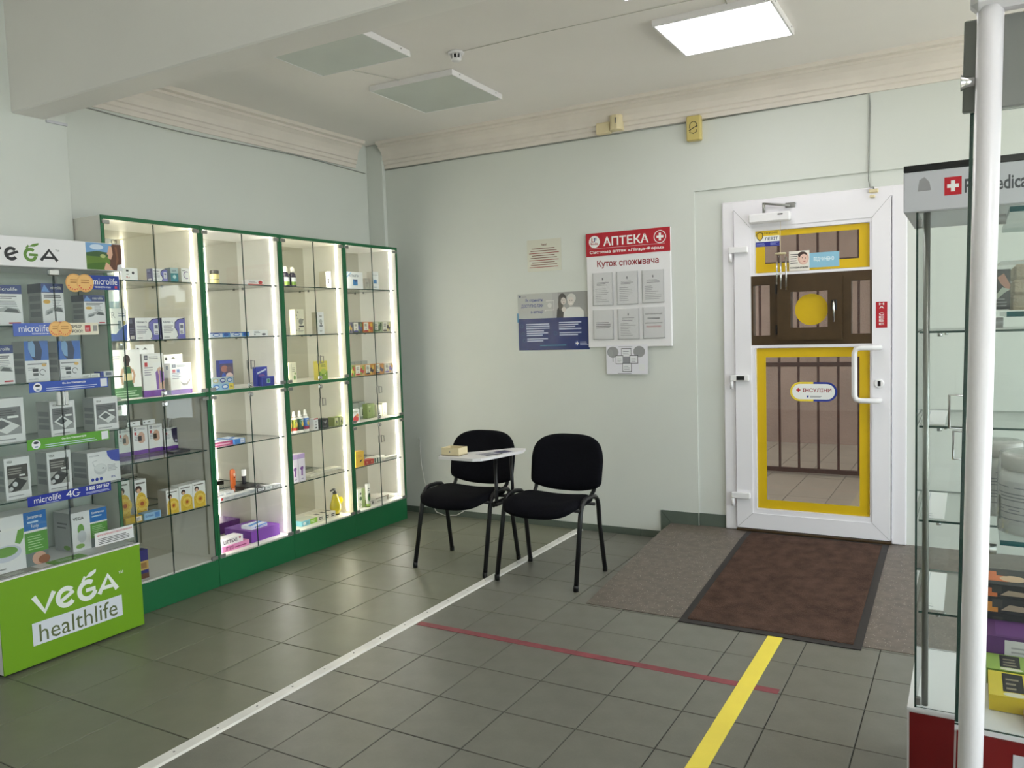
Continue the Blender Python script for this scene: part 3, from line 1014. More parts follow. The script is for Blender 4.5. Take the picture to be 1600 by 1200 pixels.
# consumer corner board with six pockets
t = empty('notice_board', (-2.012, D, 1.30), 'white consumer corner board with red АПТЕКА heading', 'notice board')
YB = D - .022
b = MB().bbox(-2.311, -1.711, YB, D - .001, 1.300, 2.080, r=.003)
part(b, 'board_panel', M['white'], t)
a = Art(.600, .157)
a.rect(0, 0, 1, 1, (178, 28, 44)).text('АПТЕКА', .215, .42, .755, .80, WHITE, True).text('Система аптек «Лінда-Фарм»', .045, .08, .93, .25, WHITE, True)
a.stroke([(.04, .335), (.94, .335)], .0015, WHITE)
a.circ(.105, .63, .26, WHITE).text('L', .07, .62, .105, .80, (170, 30, 50), True).text('F', .10, .62, .135, .80, (30, 40, 110), True).text('linda', .06, .50, .15, .60, (170, 30, 50), True).stroke([(.055, .61), (.155, .61)], .001, (120, 120, 150))
a.ring(.885, .62, .255, .005, WHITE).rect(.845, .57, .925, .67, WHITE).rect(.872, .46, .898, .78, WHITE)
b = MB().box(-2.311, -1.711, YB - .0022, YB - .0002, 1.923, 2.080, col=(178, 28, 44)).art(a, (-2.311, YB - .0022, 1.923), UX, UZ, (0, -1, 0), off=.0002)
a = Art(.44, .055); a.text('Куток споживача', 0, 0, 1, 1, (140, 26, 40), True)
b.art(a, (-2.232, YB, 1.838), UX, UZ, (0, -1, 0))
part(b, 'board_heading', M['print'], t, 'red heading band with white lettering')
pk = [(-2.264, -2.118, 1.585, 1.808), (-2.088, -1.938, 1.586, 1.808), (-1.907, -1.756, 1.590, 1.806), (-2.266, -2.119, 1.352, 1.556), (-2.086, -1.934, 1.352, 1.557), (-1.906, -1.756, 1.355, 1.562)]
for i, (xa, xb, za, zb) in enumerate(pk):
    b = MB(); b.box(xa, xb, YB - .016, YB - .0145, za, zb)
    b.box(xa, xa + .003, YB - .0145, YB, za, zb); b.box(xb - .003, xb, YB - .0145, YB, za, zb); b.box(xa, xb, YB - .0145, YB, za, za + .003)
    pkt = part(b, 'clear_pocket', M['sleeve'], t)
    w_, h_ = xb - xa - .010, zb - za - .008
    a = Art(w_, h_)
    if i == 5:
        for k, s_ in enumerate(('Пільгові категорії', 'громадян', 'обслуговуються')): a.text(s_, .08 if k != 1 else .2, .76 - k * .15, .92 if k != 1 else .8, .82 - k * .15, (40, 40, 44), True)
        a.text('ПОЗАЧЕРГОВО', .14, .34, .86, .40, (196, 70, 80), True)
    elif i == 3:
        a.lines(.10, .38, .9, .62, 4, (120, 116, 122), .5)
    else:
        a.poly([(.47, .86), (.53, .86), (.53, .80), (.50, .77), (.47, .80)], (110, 110, 114)).lines(.18, .62, .85, .74, 3, (130, 128, 134), .4)
        a.lines(.1, .10, .92, .56, 8, (170, 168, 172), .35, .6)
    b = MB().box(xa + .005, xb - .005, YB - .009, YB - .008, za + .004, zb - .003, col=(232, 230, 232))
    b.art(a, (xa + .005, YB - .009, za + .004), UX, UZ, (0, -1, 0))
    part(b, 'paper_sheet', M['print'], pkt)
a = Art(.298, .200)
a.ell(.16, .75, .14, .19, (150, 150, 152)).ell(.10, .72, .07, .12, (158, 158, 160)).ell(.80, .76, .14, .19, (150, 150, 152)).rect(.15, .42, .17, .60, (140, 140, 142))
for (xa, ya, xb, yb) in ((.38, .60, .60, .86), (.24, .36, .40, .62), (.40, .10, .60, .36), (.58, .38, .76, .62)):
    a.rect(xa - .012, ya - .02, xb + .012, yb + .02, (70, 70, 78)).rect(xa, ya, xb, yb, (226, 226, 230)).lines(xa + .03, ya + .05, xb - .03, yb - .05, 3, (130, 130, 136), .3)
a.rect(.40, .38, .58, .60, (140, 140, 146)).rect(.79, .12, .93, .34, (226, 226, 228)).lines(.28, .02, .74, .06, 1, (130, 130, 136)).lines(.3, .93, .7, .96, 1, (150, 150, 154))
o = sticker('scheme_leaflet', a, -2.178, 1.115, D - .0245, th=.001, col=(226, 224, 232))
tag(o, 'white leaflet with a cross shaped scheme hanging below the notice board', 'leaflet')

# ================================================================== CHAIRS
def squircle(u, w, n):
    m = max(abs(u), abs(w))
    if m < 1e-6: return u, w
    k = m / ((abs(u) ** n + abs(w) ** n) ** (1.0 / n))
    return u * k, w * k


def pad(fn, nu, nw, thick, nrm):
    """closed cushion: fn(u,w)->mid surface point, thick(u,w), nrm = offset direction"""
    mb = MB()
    N = Vector(nrm)
    for side in (1, -1):
        for j in range(nw + 1):
            for i in range(nu + 1):
                u, w = -1 + 2 * i / nu, -1 + 2 * j / nw
                e_ = max(abs(u), abs(w))
                t_ = thick(u, w) * (1 - max(0, (e_ - .80) / .20) ** 2 * .65)
                mb.v.append(tuple(Vector(fn(u, w)) + N * t_ * side))
    R = nu + 1
    K = R * (nw + 1)
    for j in range(nw):
        for i in range(nu):
            a_ = j * R + i
            mb.face((a_, a_ + 1, a_ + R + 1, a_ + R), sm=True)
            mb.face((K + a_, K + a_ + R, K + a_ + R + 1, K + a_ + 1), sm=True)
    rim = [i for i in range(R)] + [j * R + nu for j in range(1, nw + 1)] + [nw * R + i for i in range(nu - 1, -1, -1)] + [j * R for j in range(nw - 1, 0, -1)]
    for k in range(len(rim)):
        p, q = rim[k], rim[(k + 1) % len(rim)]
        mb.face((p, K + p, K + q, q), sm=True)
    return mb


def chair(cx, cy, label, rot=0.0):
    t = empty('visitor_chair', (cx, cy, 0), label, 'chair', 'black upholstered visitor chairs')

    def seat(u, w):
        a_, c_ = squircle(u, w, 4.5)
        y = cy - .015 - c_ * .195 - max(0, c_) * .02 * (1 - a_ * a_)
        z = .452 - .016 * (1 - a_ * a_) * (1 - .5 * c_) - .070 * max(0, c_ - .25) ** 1.6 * (1 - .35 * a_ * a_)
        return (cx + a_ * .232, y, z)
    o = part(pad(seat, 18, 16, lambda u, w: .031, (0, 0, 1)), 'seat', M['fabric'], t)

    def back(u, w):
        a_, c_ = squircle(u, w, 3.2 if w > 0 else 18.0)
        hw = .232 - .016 * max(0, c_) + .004 * min(0, c_)
        z = .666 + c_ * .145
        if c_ < 0: z -= .040 * (1 - abs(a_) ** 2.4) * (-c_)
        y = cy + .150 + .055 * (z - .53) / .29 - .030 * a_ * a_ + .012
        return (cx + .044 + a_ * hw, y, z)
    part(pad(back, 18, 16, lambda u, w: .018, (0, 1, 0)), 'backrest', M['fabric'], t)
    for sgn in (-1, 1):
        X = cx + sgn * .246
        p = [(X + sgn * .006, cy - .195, 0.012), (X, cy - .103, .395), (X, cy - .088, .438), (X, cy - .062, .466), (X, cy - .025, .478), (X, cy + .05, .478), (X, cy + .105, .468), (X, cy + .135, .445), (X, cy + .148, .405), (X, cy + .158, .30), (X + sgn * .006, cy + .210, .012)]
        b = MB().tube(p, .0135, n=10)
        part(b, 'side_frame', M['blackm'], t)
        for f in (p[0], p[-1]):
            b = MB().lathe([(.0145, 0), (.015, .02), (.014, .032)], f[0], f[1], n=12)
            part(b, 'foot_cap', M['black'], t)
        b = MB().tube([(cx + sgn * .175, cy + .10, .432), (cx + .010 + sgn * .185, cy + .145, .45), (cx + .024 + sgn * .19, cy + .158, .49), (cx + .036 + sgn * .195, cy + .163, .56), (cx + .040 + sgn * .195, cy + .178, .64)], .012, n=8)
        part(b, 'back_support', M['blackm'], t)
    for yy in (cy - .10, cy + .10):
        b = MB().tube([(cx - .245, yy, .425), (cx + .245, yy, .425)], .010, n=8)
        part(b, 'crossbar', M['blackm'], t)
    t.rotation_euler.z = rot
    return t


c1 = chair(-2.715, 4.105, 'black visitor chair with white writing tablet, nearer the lit cabinets')
c2 = chair(-2.125, 4.10, 'plain black visitor chair without tablet, nearer the door')
# writing tablet of the first chair
b = MB()
TP = [(-2.684, 3.800), (-2.443, 3.790), (-2.405, 3.815), (-2.385, 3.87), (-2.318, 4.150), (-2.350, 4.245), (-2.43, 4.225), (-2.535, 4.075), (-2.60, 4.00), (-2.735, 3.935)]
for z in (.706, .722):
    b.v += [(x_, y_, z) for x_, y_ in TP]
n_ = len(TP)
for k in range(n_): b.face((k, (k + 1) % n_, n_ + (k + 1) % n_, n_ + k))
b.face(range(n_)[::-1]); b.face(range(n_, 2 * n_))
part(b, 'writing_tablet', M['white'], c1, 'white writing tablet')
b = MB().tube([(-2.458, 4.02, .40), (-2.432, 4.02, .43), (-2.432, 4.02, .706)], .011, n=8)
b.tube([(-2.442, 4.19, .40), (-2.412, 4.18, .43), (-2.406, 4.16, .706)], .010, n=8)
b.bbox(-2.47, -2.42, 4.0, 4.21, .405, .425, r=.004)
part(b, 'tablet_bracket', M['blackm'], c1)
# things on the tablet
t = empty('paper_tray', (-2.63, 3.88, .722), 'small cream open box on the white writing tablet', 'box')
b = MB()
for q in ((-2.690, -2.570, 3.84, 3.845), (-2.690, -2.570, 3.930, 3.935), (-2.690, -2.685, 3.845, 3.930), (-2.575, -2.570, 3.845, 3.930)):
    b.box(q[0], q[1], q[2], q[3], .7225, .768)
b.box(-2.690, -2.570, 3.84, 3.935, .7222, .726)
part(b, 'tray_body', M['cream'], t)
b = MB().lathe([(.004, .742), (.004, .744)], -2.63, 3.838, n=8)
t2 = part(MB().box(-2.634, -2.628, 3.8385, 3.840, .742, .749), 'tray_hole', M['grey'], t)
a = Art(.21, .10); a.rect(.55, .1, .95, .9, (52, 50, 92)).lines(.05, .1, .5, .9, 6, (120, 118, 130), .5)
b = MB().box(0, .21, 0, .10, 0, .001, col=(206, 204, 214)).art(a, (0, 0, .001), UX, UY, UZ)
b.poly([(0, -.001, .0005), (.12, -.001, .0005), (.12, -.001, .003), (0, -.001, .003)], (30, 30, 40))
o = b.build('leaflet', M['print'])
o.location = (-2.50, 3.905, .7225)
o.rotation_euler.z = math.radians(66)
o.location = (-2.425, 3.90, .7225)
tag(o, 'printed leaflet with dark end lying on the white writing tablet', 'leaflet')
cable('power_cord', [(-3.80, D - .012, .46), (-3.805, D - .012, .60), (-3.79, D - .02, .40), (-3.755, D - .03, .25), (-3.70, D - .04, .12), (-3.64, D - .05, .03), (-3.55, D - .06, .012), (-3.45, D - .05, .02), (-3.40, D - .02, .05)], .0035, 'wire', 'white power cord hanging on the wall between cabinets and chairs', 'cord')

# ================================================================== GREEN LIT CABINETS
XF = -3.80
CY = [2.530, 3.132, 3.735, 4.335, 4.935]
ZS = {1: 1.767, 2: 1.451, 3: 1.140, 4: .808, 5: .486, 0: .172}
XB = -4.175


def glass_sheet(mb, x0_, x1_, y0_, y1_, z0_, z1_):
    d = [x1_ - x0_, y1_ - y0_, z1_ - z0_]
    ax = d.index(min(d))
    fm = [1] * 6
    fm[2 * ax] = fm[2 * ax + 1] = 0
    mb.box(x0_, x1_, y0_, y1_, z0_, z1_, fm=fm)
    return mb


names = ['cabinet nearest the lime display case, warm light above and dark below', 'second cabinet from the lime case, with purple boxes at its bottom', 'third cabinet from the lime case, holding the olive oil bottle', 'last cabinet in the row, next to the corner']
for i in range(4):
    ya, yb = CY[i], CY[i + 1]
    t = empty('display_cabinet', (XF, (ya + yb) / 2, 0), 'tall green framed glass ' + names[i], 'cabinet', 'lit green pharmacy cabinets')
    zt_ = 2.085
    pbox('plinth', M['gcab'], t, XB, XF, ya + .001, yb - .001, 0, .160, r=.002)
    pbox('bottom_board', M['lam'], t, XB, XF - .006, ya + .017, yb - .017, .160, .172)
    pbox('side_panel', M['lam'], t, XB, XF - .002, ya + .001, ya + .017, .160, zt_)
    pbox('side_panel', M['lam'], t, XB, XF - .002, yb - .017, yb - .001, .160, zt_)
    pbox('back_panel', M['lam'], t, XB, XB + .004, ya + .017, yb - .017, .172, zt_ - .018)
    pbox('mirror_back', M['mirror'], t, XB + .004, XB + .008, ya + .017, yb - .017, .172, zt_ - .018)
    pbox('top_board', M['lam'], t, XB, XF - .002, ya + .017, yb - .017, zt_ - .018, zt_)
    b = MB()
    zm = 1.134 if i < 3 else .802
    w_ = .016
    b.bbox(XF - .004, XF + .003, ya + .001, ya + .001 + w_, .160, zt_, r=.001)
    b.bbox(XF - .004, XF + .003, yb - .001 - w_, yb - .001, .160, zt_, r=.001)
    b.bbox(XF - .0038, XF + .0028, ya + .001, yb - .001, zt_ - .018, zt_ + .002, r=.001)
    part(b, 'face_frame', M['gcab'], t)
    pbox('middle_board', M['lam'], t, XB, XF - .009, ya + .017, yb - .017, zm - .012, zm + .006)
    pbox('middle_rail', M['gcab'], t, XF - .009, XF - .003, ya + .017, yb - .017, zm - .014, zm + .007, r=.001)
    for k, z in ZS.items():
        if k == 0 or abs(z - zm) < .02: continue
        b = MB(); glass_sheet(b, XB + .012, XF - .022, ya + .020, yb - .020, z - .006, z)
        sh = part(b, 'glass_shelf', [M['glass'], M['edge']], t)
        b = MB()
        for yy in (ya + .017, yb - .023):
            for xx in (XB + .05, XF - .06):
                b.tube([(xx, yy, z - .010), (xx, yy + .006, z - .010)], .004, n=6)
                b.tube([(xx, yy + (.006 if yy < (ya + yb) / 2 else 0), z - .010), (xx, yy + (.012 if yy < (ya + yb) / 2 else -.006), z - .010)], .0035, n=6)
        o = part(b, 'shelf_pin', M['grey'], sh)
        o['kind'] = 'stuff'
    # glass doors, upper and lower pair, with hinges, locks and handles
    ym_ = (ya + yb) / 2
    for (za, zb, up) in ((zm + .008, zt_ - .020, True), (.164, zm - .016, False)):
        for (y0_, y1_, sd) in ((ya + .019, ym_ - .002, -1), (ym_ + .002, yb - .019, 1)):
            b = MB(); glass_sheet(b, XF - .003, XF + .002, y0_, y1_, za, zb)
            d = part(b, 'glass_door', [M['glass'], M['edge']], t)
            yo = y0_ if sd < 0 else y1_
            for zz in (za + .002, zb - .022):
                b = MB(); b.bbox(XF - .006, XF + .006, yo - (.012 if sd < 0 else -.012), yo + (.03 if sd < 0 else -.03), zz, zz + .020, r=.002)
                part(b, 'hinge', M['grey'] if zz < .5 else M['alu'], d)
            hz = (zm + .12 if up else zm - .165)
            if i == 1 and not up: continue
            if i == 3 and up: hz = zm + .20
            b = MB()
            yh = ym_ + sd * .014
            b.bbox(XF + .002, XF + .010, yh - .004, yh + .004, hz, hz + .055, r=.002)
            b.tube([(XF + .008, yh + sd * .004, hz + .005), (XF + .022, yh + sd * .012, hz + .005), (XF + .022, yh + sd * .012, hz + .05), (XF + .008, yh + sd * .004, hz + .05)], .0025, n=6)
            if i != 0 or not up:
                part(b, 'door_handle', M['alu'], d)
        zz = zm + .014 if up else zm - .045
        b = MB(); b.bbox(XF + .002, XF + .012, ym_ - .018, ym_ + .018, zz, zz + .026, r=.004)
        b.tube([(XF + .012, ym_, zz + .013), (XF + .020, ym_, zz + .013)], .009, n=10)
        part(b, 'cylinder_lock', M['chrome'], t)
    # light strips on the side panels
    led = M['ledw'] if i in (0, 2) else M['ledn']
    for (za, zb, up) in ((zm + .02, zt_ - .03, True), (.19, zm - .03, False)):
        off_ = (i == 0 and not up)
        pbox('light_strip', M['ledo'] if off_ else led, t, XF - .062, XF - .050, yb - .0205, yb - .017, za, zb)
        pbox('light_strip', M['ledo'] if off_ else led, t, XF - .040, XF - .028, ya + .017, ya + .0205, za, zb)


# ------------------------------------------------------------------ goods in the cabinets
PURP, NAVY, BLUE, GRN = (112, 62, 158), (44, 48, 120), (44, 86, 180), (60, 128, 60)


def goods(name, label, cat, group, x, y0_, y1_, z, h, d, col=WHITE, fc=None, front=None, side=None, top=None, m='print'):
    mb = MB()
    mb.box(x - d, x, y0_, y1_, z, z + h, col=col, fc=fc)
    w_ = y1_ - y0_
    if front:
        a_ = Art(w_, h); front(a_); mb.art(a_, (x, y0_, z), UY, UZ, UX)
    if side:
        a_ = Art(d, h); side(a_); mb.art(a_, (x - d, y0_, z), UX, UZ, (0, -1, 0))
    if front and h > .05 and x < -3.8:
        a_ = Art(w_, h); front(a_); mb.art(a_, (x - d, y1_, z), (0, -1, 0), UZ, (-1, 0, 0))
    if top:
        a_ = Art(w_, d); top(a_); mb.art(a_, (x, y0_, z + h), UY, (-1, 0, 0), UZ)
    o = mb.build(name, M[m], origin=(x - d / 2, (y0_ + y1_) / 2, z))
    return tag(o, label, cat, group)


G1 = 'boxes in the first cabinet'
E = .001


def f_plain(col=(110, 110, 120), band=None):
    def f(a):
        if band: a.rect(0, 0, 1, .2, band)
        a.lines(.1, .55, .85, .85, 3, col)
        a.lines(.1, .28, .7, .42, 2, col)
    return f


def f_wave(name):
    def f(a):
        a.poly([(.62, 0), (.70, .16), (.66, .38), (.56, .55), (.58, .78), (.72, .92), (1, 1), (1, 0)], (118, 116, 190))
        a.stroke([(.60, .03), (.68, .16), (.64, .38), (.54, .55), (.56, .78), (.70, .92), (.97, .965)], .005, (50, 50, 92))
        a.rect(.74, .22, .95, .74, (232, 232, 236)).rect(.78, .50, .91, .66, (120, 122, 140)).lines(.77, .26, .92, .42, 2, (90, 92, 110))
        a.text(name, .06, .76, .46, .86, (70, 70, 80), True)
        a.lines(.06, .30, .50, .68, 5, (150, 150, 158)).lines(.06, .08, .3, .14, 1, (70, 70, 80))
    return f


def s_dark(a):
    a.rect(.1, .75, .6, .95, (110, 114, 150)).lines(.1, .3, .8, .6, 3, (110, 114, 150)).rect(.2, .05, .8, .2, (210, 210, 214))


x = -3.835
goods('medicine_box', 'white box with black and red print, topmost shelf beside the lime case header', 'box', G1, x, 2.652, 2.747, 1.768, .062, .06, front=lambda a: a.rect(.3, .7, .45, .85, DK).circ(.72, .6, .12, DK).text('ELo', .3, .15, .5, .32, (190, 60, 60), True).lines(.3, .45, .5, .55, 1, INK))
goods('medicine_box', 'small white and violet wave box on the topmost shelf of the first cabinet', 'box', G1, x, 2.838, 2.929, 1.768, .066, .05, fc=[None, None, (60, 62, 110), None, None, None], front=f_wave('Gluneo'), side=s_dark)
goods('medicine_box', 'small teal and white box between two white boxes on a top shelf', 'box', G1, x, 2.950, 2.999, 1.768, .076, .05, col=(176, 200, 200), fc=[None, None, (120, 140, 150), None, None, None], front=lambda a: a.rect(0, 0, 1, .6, (30, 130, 140)).circ(.5, .35, .14, (190, 220, 220)).lines(.15, .7, .8, .9, 2, (60, 90, 100)))
goods('medicine_box', 'small white box with a violet ring print on the topmost shelf', 'box', G1, x, 3.020, 3.075, 1.768, .077, .05, fc=[None, None, (190, 188, 180), None, None, None], front=lambda a: a.ring(.62, .5, .24, .004, (110, 70, 130), 60, 300).lines(.1, .8, .6, .9, 1, INK))
goods('device_box', 'tall white box with blue wave base behind the lime case edge', 'box', G1, x, 2.572, 2.668, 1.452, .167, .06, front=lambda a: a.poly([(0, 0), (0, .22), (.3, .2), (.6, .4), (1, .52), (1, 0)], (58, 92, 176)).text('R', .1, .70, .32, .88, (130, 134, 140)).rect(.45, .35, .65, .62, (120, 140, 150)).lines(.5, .75, .9, .9, 2, (130, 140, 160)).circ(.8, .55, .06, (170, 160, 90)))
goods('test_strip_box', 'white and violet wave box with dark end facing, nearer of a pair', 'box', 'violet wave boxes', x, 2.714, 2.862, 1.452, .118, .055, fc=[None, None, (56, 56, 92), None, None, None], front=f_wave('Gluneo 5'), side=s_dark)
goods('test_strip_box', 'white and violet wave box standing second of a pair', 'box', 'violet wave boxes', x, 2.876, 3.024, 1.452, .117, .055, fc=[None, None, (56, 56, 92), None, None, None], front=f_wave('Gluneo 5'), side=s_dark)


def f_belt(a):
    a.rect(0, .02, 1, .24, (48, 106, 52)).lines(.08, .06, .9, .2, 3, (170, 200, 170))
    a.ell(.52, .80, .12, .10, (50, 34, 30)).rect(.42, .66, .60, .80, (50, 34, 30))
    a.poly([(.36, .62), (.42, .67), (.62, .67), (.70, .60), (.66, .50), (.68, .36), (.70, .24), (.36, .24), (.38, .38), (.40, .50)], (196, 156, 128))
    a.poly([(.40, .66), (.62, .66), (.66, .52), (.41, .52)], (46, 100, 60)).rect(.41, .38, .66, .52, (206, 196, 150)).poly([(.38, .38), (.68, .38), (.72, .24), (.36, .24)], (40, 88, 52))
    a.stroke([(.36, .62), (.30, .48), (.34, .30)], .012, (196, 156, 128)).stroke([(.70, .60), (.76, .48), (.70, .32)], .012, (196, 156, 128))
    a.lines(.06, .82, .3, .9, 2, (90, 90, 90))


def f_purple(n):
    def f(a):
        a.rect(0, 0, 1, .15, PURP).lines(.08, .5, .5, .72, 4, (160, 156, 168)).rect(.1, .86, .26, .96, (70, 70, 90)).text('2B', .13, .885, .23, .94, WHITE, True)
        a.rect(.1, .70, .24, .80, (200, 60, 66)).lines(.32, .88, .92, .95, 2, (140, 140, 150))
        if n == 0:
            a.poly([(.66, .62), (.78, .68), (.98, .66), (1, .16), (.68, .16), (.74, .40)], (206, 170, 150)).poly([(.60, .56), (.70, .62), (.76, .44), (.74, .16), (.62, .16)], (130, 88, 170)).poly([(.80, .60), (1, .56), (1, .36), (.8, .3)], (140, 96, 176))
        elif n == 1:
            a.poly([(.45, .40), (.55, .35), (.75, .34), (.95, .52), (.93, .40), (.78, .27), (.58, .26)], (150, 144, 140)).rect(.30, .70, .44, .80, (90, 110, 170))
        elif n == 2:
            a.poly([(.30, .62), (.44, .78), (.62, .80), (.78, .70), (.80, .46), (.66, .40), (.46, .40), (.34, .46)], (214, 172, 150)).rect(.34, .48, .58, .66, (40, 36, 40))
        else:
            a.poly([(.55, .95), (.98, .98), (.98, .25), (.72, .3), (.60, .55)], (52, 44, 76)).circ(.86, .38, .06, (200, 196, 220))
    return f


def tabbed(name, label, x, y0_, y1_, z, h, d, n, tab=True, hang=.05):
    o = goods(name, label, 'box', 'white boxes with purple foot', x, y0_, y1_, z, h, d, fc=[None, None, (186, 182, 176), None, None, None], front=f_purple(n), side=lambda a: a.rect(0, 0, 1, .15, (70, 44, 104)).rect(.3, .8, .7, .92, (60, 60, 70)))
    if tab:
        w_ = y1_ - y0_
        b = MB().box(x - d, x - d + .002, y0_, y1_ - w_ * .12, z + h, z + h + hang)
        a_ = Art(w_ * .88, hang); a_.poly([(.35, .45), (.5, .7), (.65, .45)], (120, 120, 116)); a_.circ(.12, .5, .16, INK)
        b.art(a_, (x - d + .002, y0_, z + h), UY, UZ, UX)
        part(b, 'hanging_tab', M['print'], tagged_root(o))
    return o


def tagged_root(o):
    return o


goods('support_belt_box', 'tall white box showing a woman from behind above a green band', 'box', G1, -3.87, 2.588, 2.755, 1.141, .262, .045, front=f_belt)
tabbed('bandage_box', 'tall white box with purple foot and a purple clad figure', -3.885, 2.776, 2.906, 1.141, .235, .05, 0)
tabbed('bandage_box', 'shorter white box with purple foot showing a folded support', -3.87, 2.936, 3.075, 1.141, .175, .05, 1)
for k, (ya, yb, h_, n, s_) in enumerate(((2.729, 2.806, .155, 2, 'nearest the lime case'), (2.818, 2.910, .158, 2, 'second from the lime case'), (2.916, 3.006, .158, 2, 'third from the lime case'), (3.016, 3.108, .125, 3, 'with dark picture, last of four'))):
    tabbed('bandage_box', 'white wrist support box with purple foot ' + s_ if n == 2 else 'white box with purple foot and dark picture, last of four', -4.065, ya, yb, .809, h_, .045, n, tab=(k in (1, 2)), hang=.026)
goods('leaflet_pad', 'black and grey flat leaflets in front of the wrist support boxes', 'leaflet', None, -3.875, 2.93, 3.04, .809, .010, .06, col=(70, 70, 74), top=lambda a: a.rect(.1, .1, .5, .9, (190, 190, 190)))


def f_mandala(a):
    a.poly([(.06, 0), (.06, .42), (.16, .56), (.34, .64), (.6, .64), (.82, .58), (.96, .46), (.96, 0)], (226, 190, 60))
    a.circ(.56, .33, .20, (238, 206, 96)).circ(.56, .33, .12, (226, 176, 60)).circ(.56, .33, .06, (176, 84, 40))
    for k in range(14):
        q = 2 * PI * k / 14
        a.circ(.54 + .36 * math.cos(q), .33 + .23 * math.sin(q), .013, (190, 120, 40), 8)
    a.circ(.30, .74, .10, (60, 34, 28)).circ(.31, .70, .06, (224, 180, 150)).lines(.1, .88, .9, .95, 1, (120, 116, 110), .6, .1)


GM = 'yellow mandala boxes'
goods('hair_dye_box', 'pale mandala box standing deep behind, touching the lime case side', 'box', GM, -3.98, 2.645, 2.718, .487, .205, .05, front=f_mandala)
goods('hair_dye_box', 'tall mandala box standing deep beside another of its kind', 'box', GM, -3.96, 2.735, 2.806, .487, .20, .05, front=f_mandala)
goods('hair_dye_box', 'white and yellow mandala box with grey side, nearest of the front three', 'box', GM, -3.835, 2.834, 2.915, .487, .133, .07, fc=[None, None, (168, 166, 162), None, None, None], front=f_mandala)
goods('hair_dye_box', 'white and yellow mandala box, middle of the front three', 'box', GM, -3.832, 2.917, 3.004, .487, .143, .07, front=f_mandala)
goods('hair_dye_box', 'white and yellow mandala box, farthest of the front three', 'box', GM, -3.832, 3.006, 3.094, .487, .146, .07, front=f_mandala)
goods('pill_box', 'flat yellow pill box lying at the front of the mandala shelf', 'box', G1, -3.845, 2.592, 2.690, .487, .032, .05, col=(216, 176, 48), front=lambda a: a.rect(.6, .1, .95, .9, (232, 228, 216)).lines(.65, .2, .9, .8, 3, INK))
goods('pill_box', 'flat pale blue pill box lying at the front of the mandala shelf', 'box', G1, -3.835, 2.695, 2.797, .487, .037, .05, col=(150, 190, 220), front=lambda a: a.text('Еспуміз', .08, .3, .55, .7, (44, 76, 150), True).rect(.62, .15, .92, .85, (90, 140, 200)))
goods('cream_box', 'dark blue box with gold label on the bottom board by the lime case', 'box', G1, -3.85, 2.655, 2.712, .173, .155, .05, col=(44, 40, 120), front=lambda a: a.rect(0, .3, 1, .62, (196, 160, 90)).rect(.2, .36, .8, .56, (150, 110, 60)).rect(0, 0, 1, .18, (110, 70, 50)))

# second cabinet
G2 = 'goods in the second cabinet'
t = empty('sample_vial', (-3.845, 3.268, 1.768), 'short stack of glass vials with dark cap on the topmost shelf', 'vial')
b = MB().lathe([(.026, 1.768), (.027, 1.79), (.024, 1.794), (.027, 1.80), (.027, 1.822), (.022, 1.826)], -3.86, 3.268, n=14, cols=[(214, 200, 130), (90, 88, 70), (226, 214, 150), (214, 200, 130), (90, 88, 70)])
part(b, 'vial_glass', M['gloss'], t)
part(MB().lathe([(.024, 1.826), (.026, 1.828), (.026, 1.842), (.022, 1.845)], -3.86, 3.268, n=14, col=(60, 58, 50)), 'vial_cap', M['gloss'], t)
goods('ointment_box', 'flat white box with a red oval on the topmost shelf', 'box', G2, -3.842, 3.503, 3.625, 1.768, .031, .05, front=lambda a: a.ell(.80, .5, .14, .36, (190, 44, 44)).rect(0, 0, 1, .2, (206, 110, 104)).lines(.08, .45, .6, .7, 2, (120, 90, 90)))


def f_paste(a):
    a.rect(.62, .05, 1, .95, (66, 140, 206)).ell(.32, .5, .18, .34, (60, 110, 180)).ell(.32, .5, .13, .2, (214, 224, 236)).ell(.80, .5, .12, .32, (30, 80, 160)).rect(0, .82, 1, 1, (44, 70, 150))


goods('toothpaste_box', 'flat blue and white toothpaste box, first of two end to end', 'box', 'blue toothpaste boxes', -3.833, 3.187, 3.335, 1.452, .028, .04, col=(206, 216, 228), front=f_paste)
goods('toothpaste_box', 'flat blue and white toothpaste box, second of two end to end', 'box', 'blue toothpaste boxes', -3.833, 3.340, 3.479, 1.452, .028, .04, col=(206, 216, 228), front=f_paste)
goods('pill_box', 'flat white box with grey print beside the toothpaste boxes', 'box', G2, -3.833, 3.512, 3.632, 1.452, .037, .05, front=lambda a: a.lines(.08, .55, .5, .9, 2, INK).circ(.12, .3, .15, (120, 120, 120)).ell(.72, .3, .14, .16, INK))


def f_photo(a):
    a.rect(0, .88, 1, 1, (50, 70, 160)).rect(0, .2, 1, .88, (60, 56, 90)).ell(.35, .70, .26, .12, (150, 96, 84)).ell(.72, .66, .22, .12, (96, 70, 80)).ell(.7, .42, .28, .14, (220, 190, 180)).ell(.28, .40, .16, .16, (40, 80, 170)).rect(0, 0, 1, .2, (44, 56, 130))


goods('denture_box', 'upright blue box with a smiling photograph, standing behind flat packs', 'box', G2, -3.925, 3.322, 3.424, 1.141, .172, .03, col=(44, 56, 130), front=f_photo)


def f_blister(a):
    for k in range(3):
        a.ell(.18 + .32 * k, .5, .13, .38, ((176, 170, 120), (40, 60, 140), (60, 110, 180))[k]).ell(.18 + .32 * k, .5, .09, .22, (200, 206, 214))


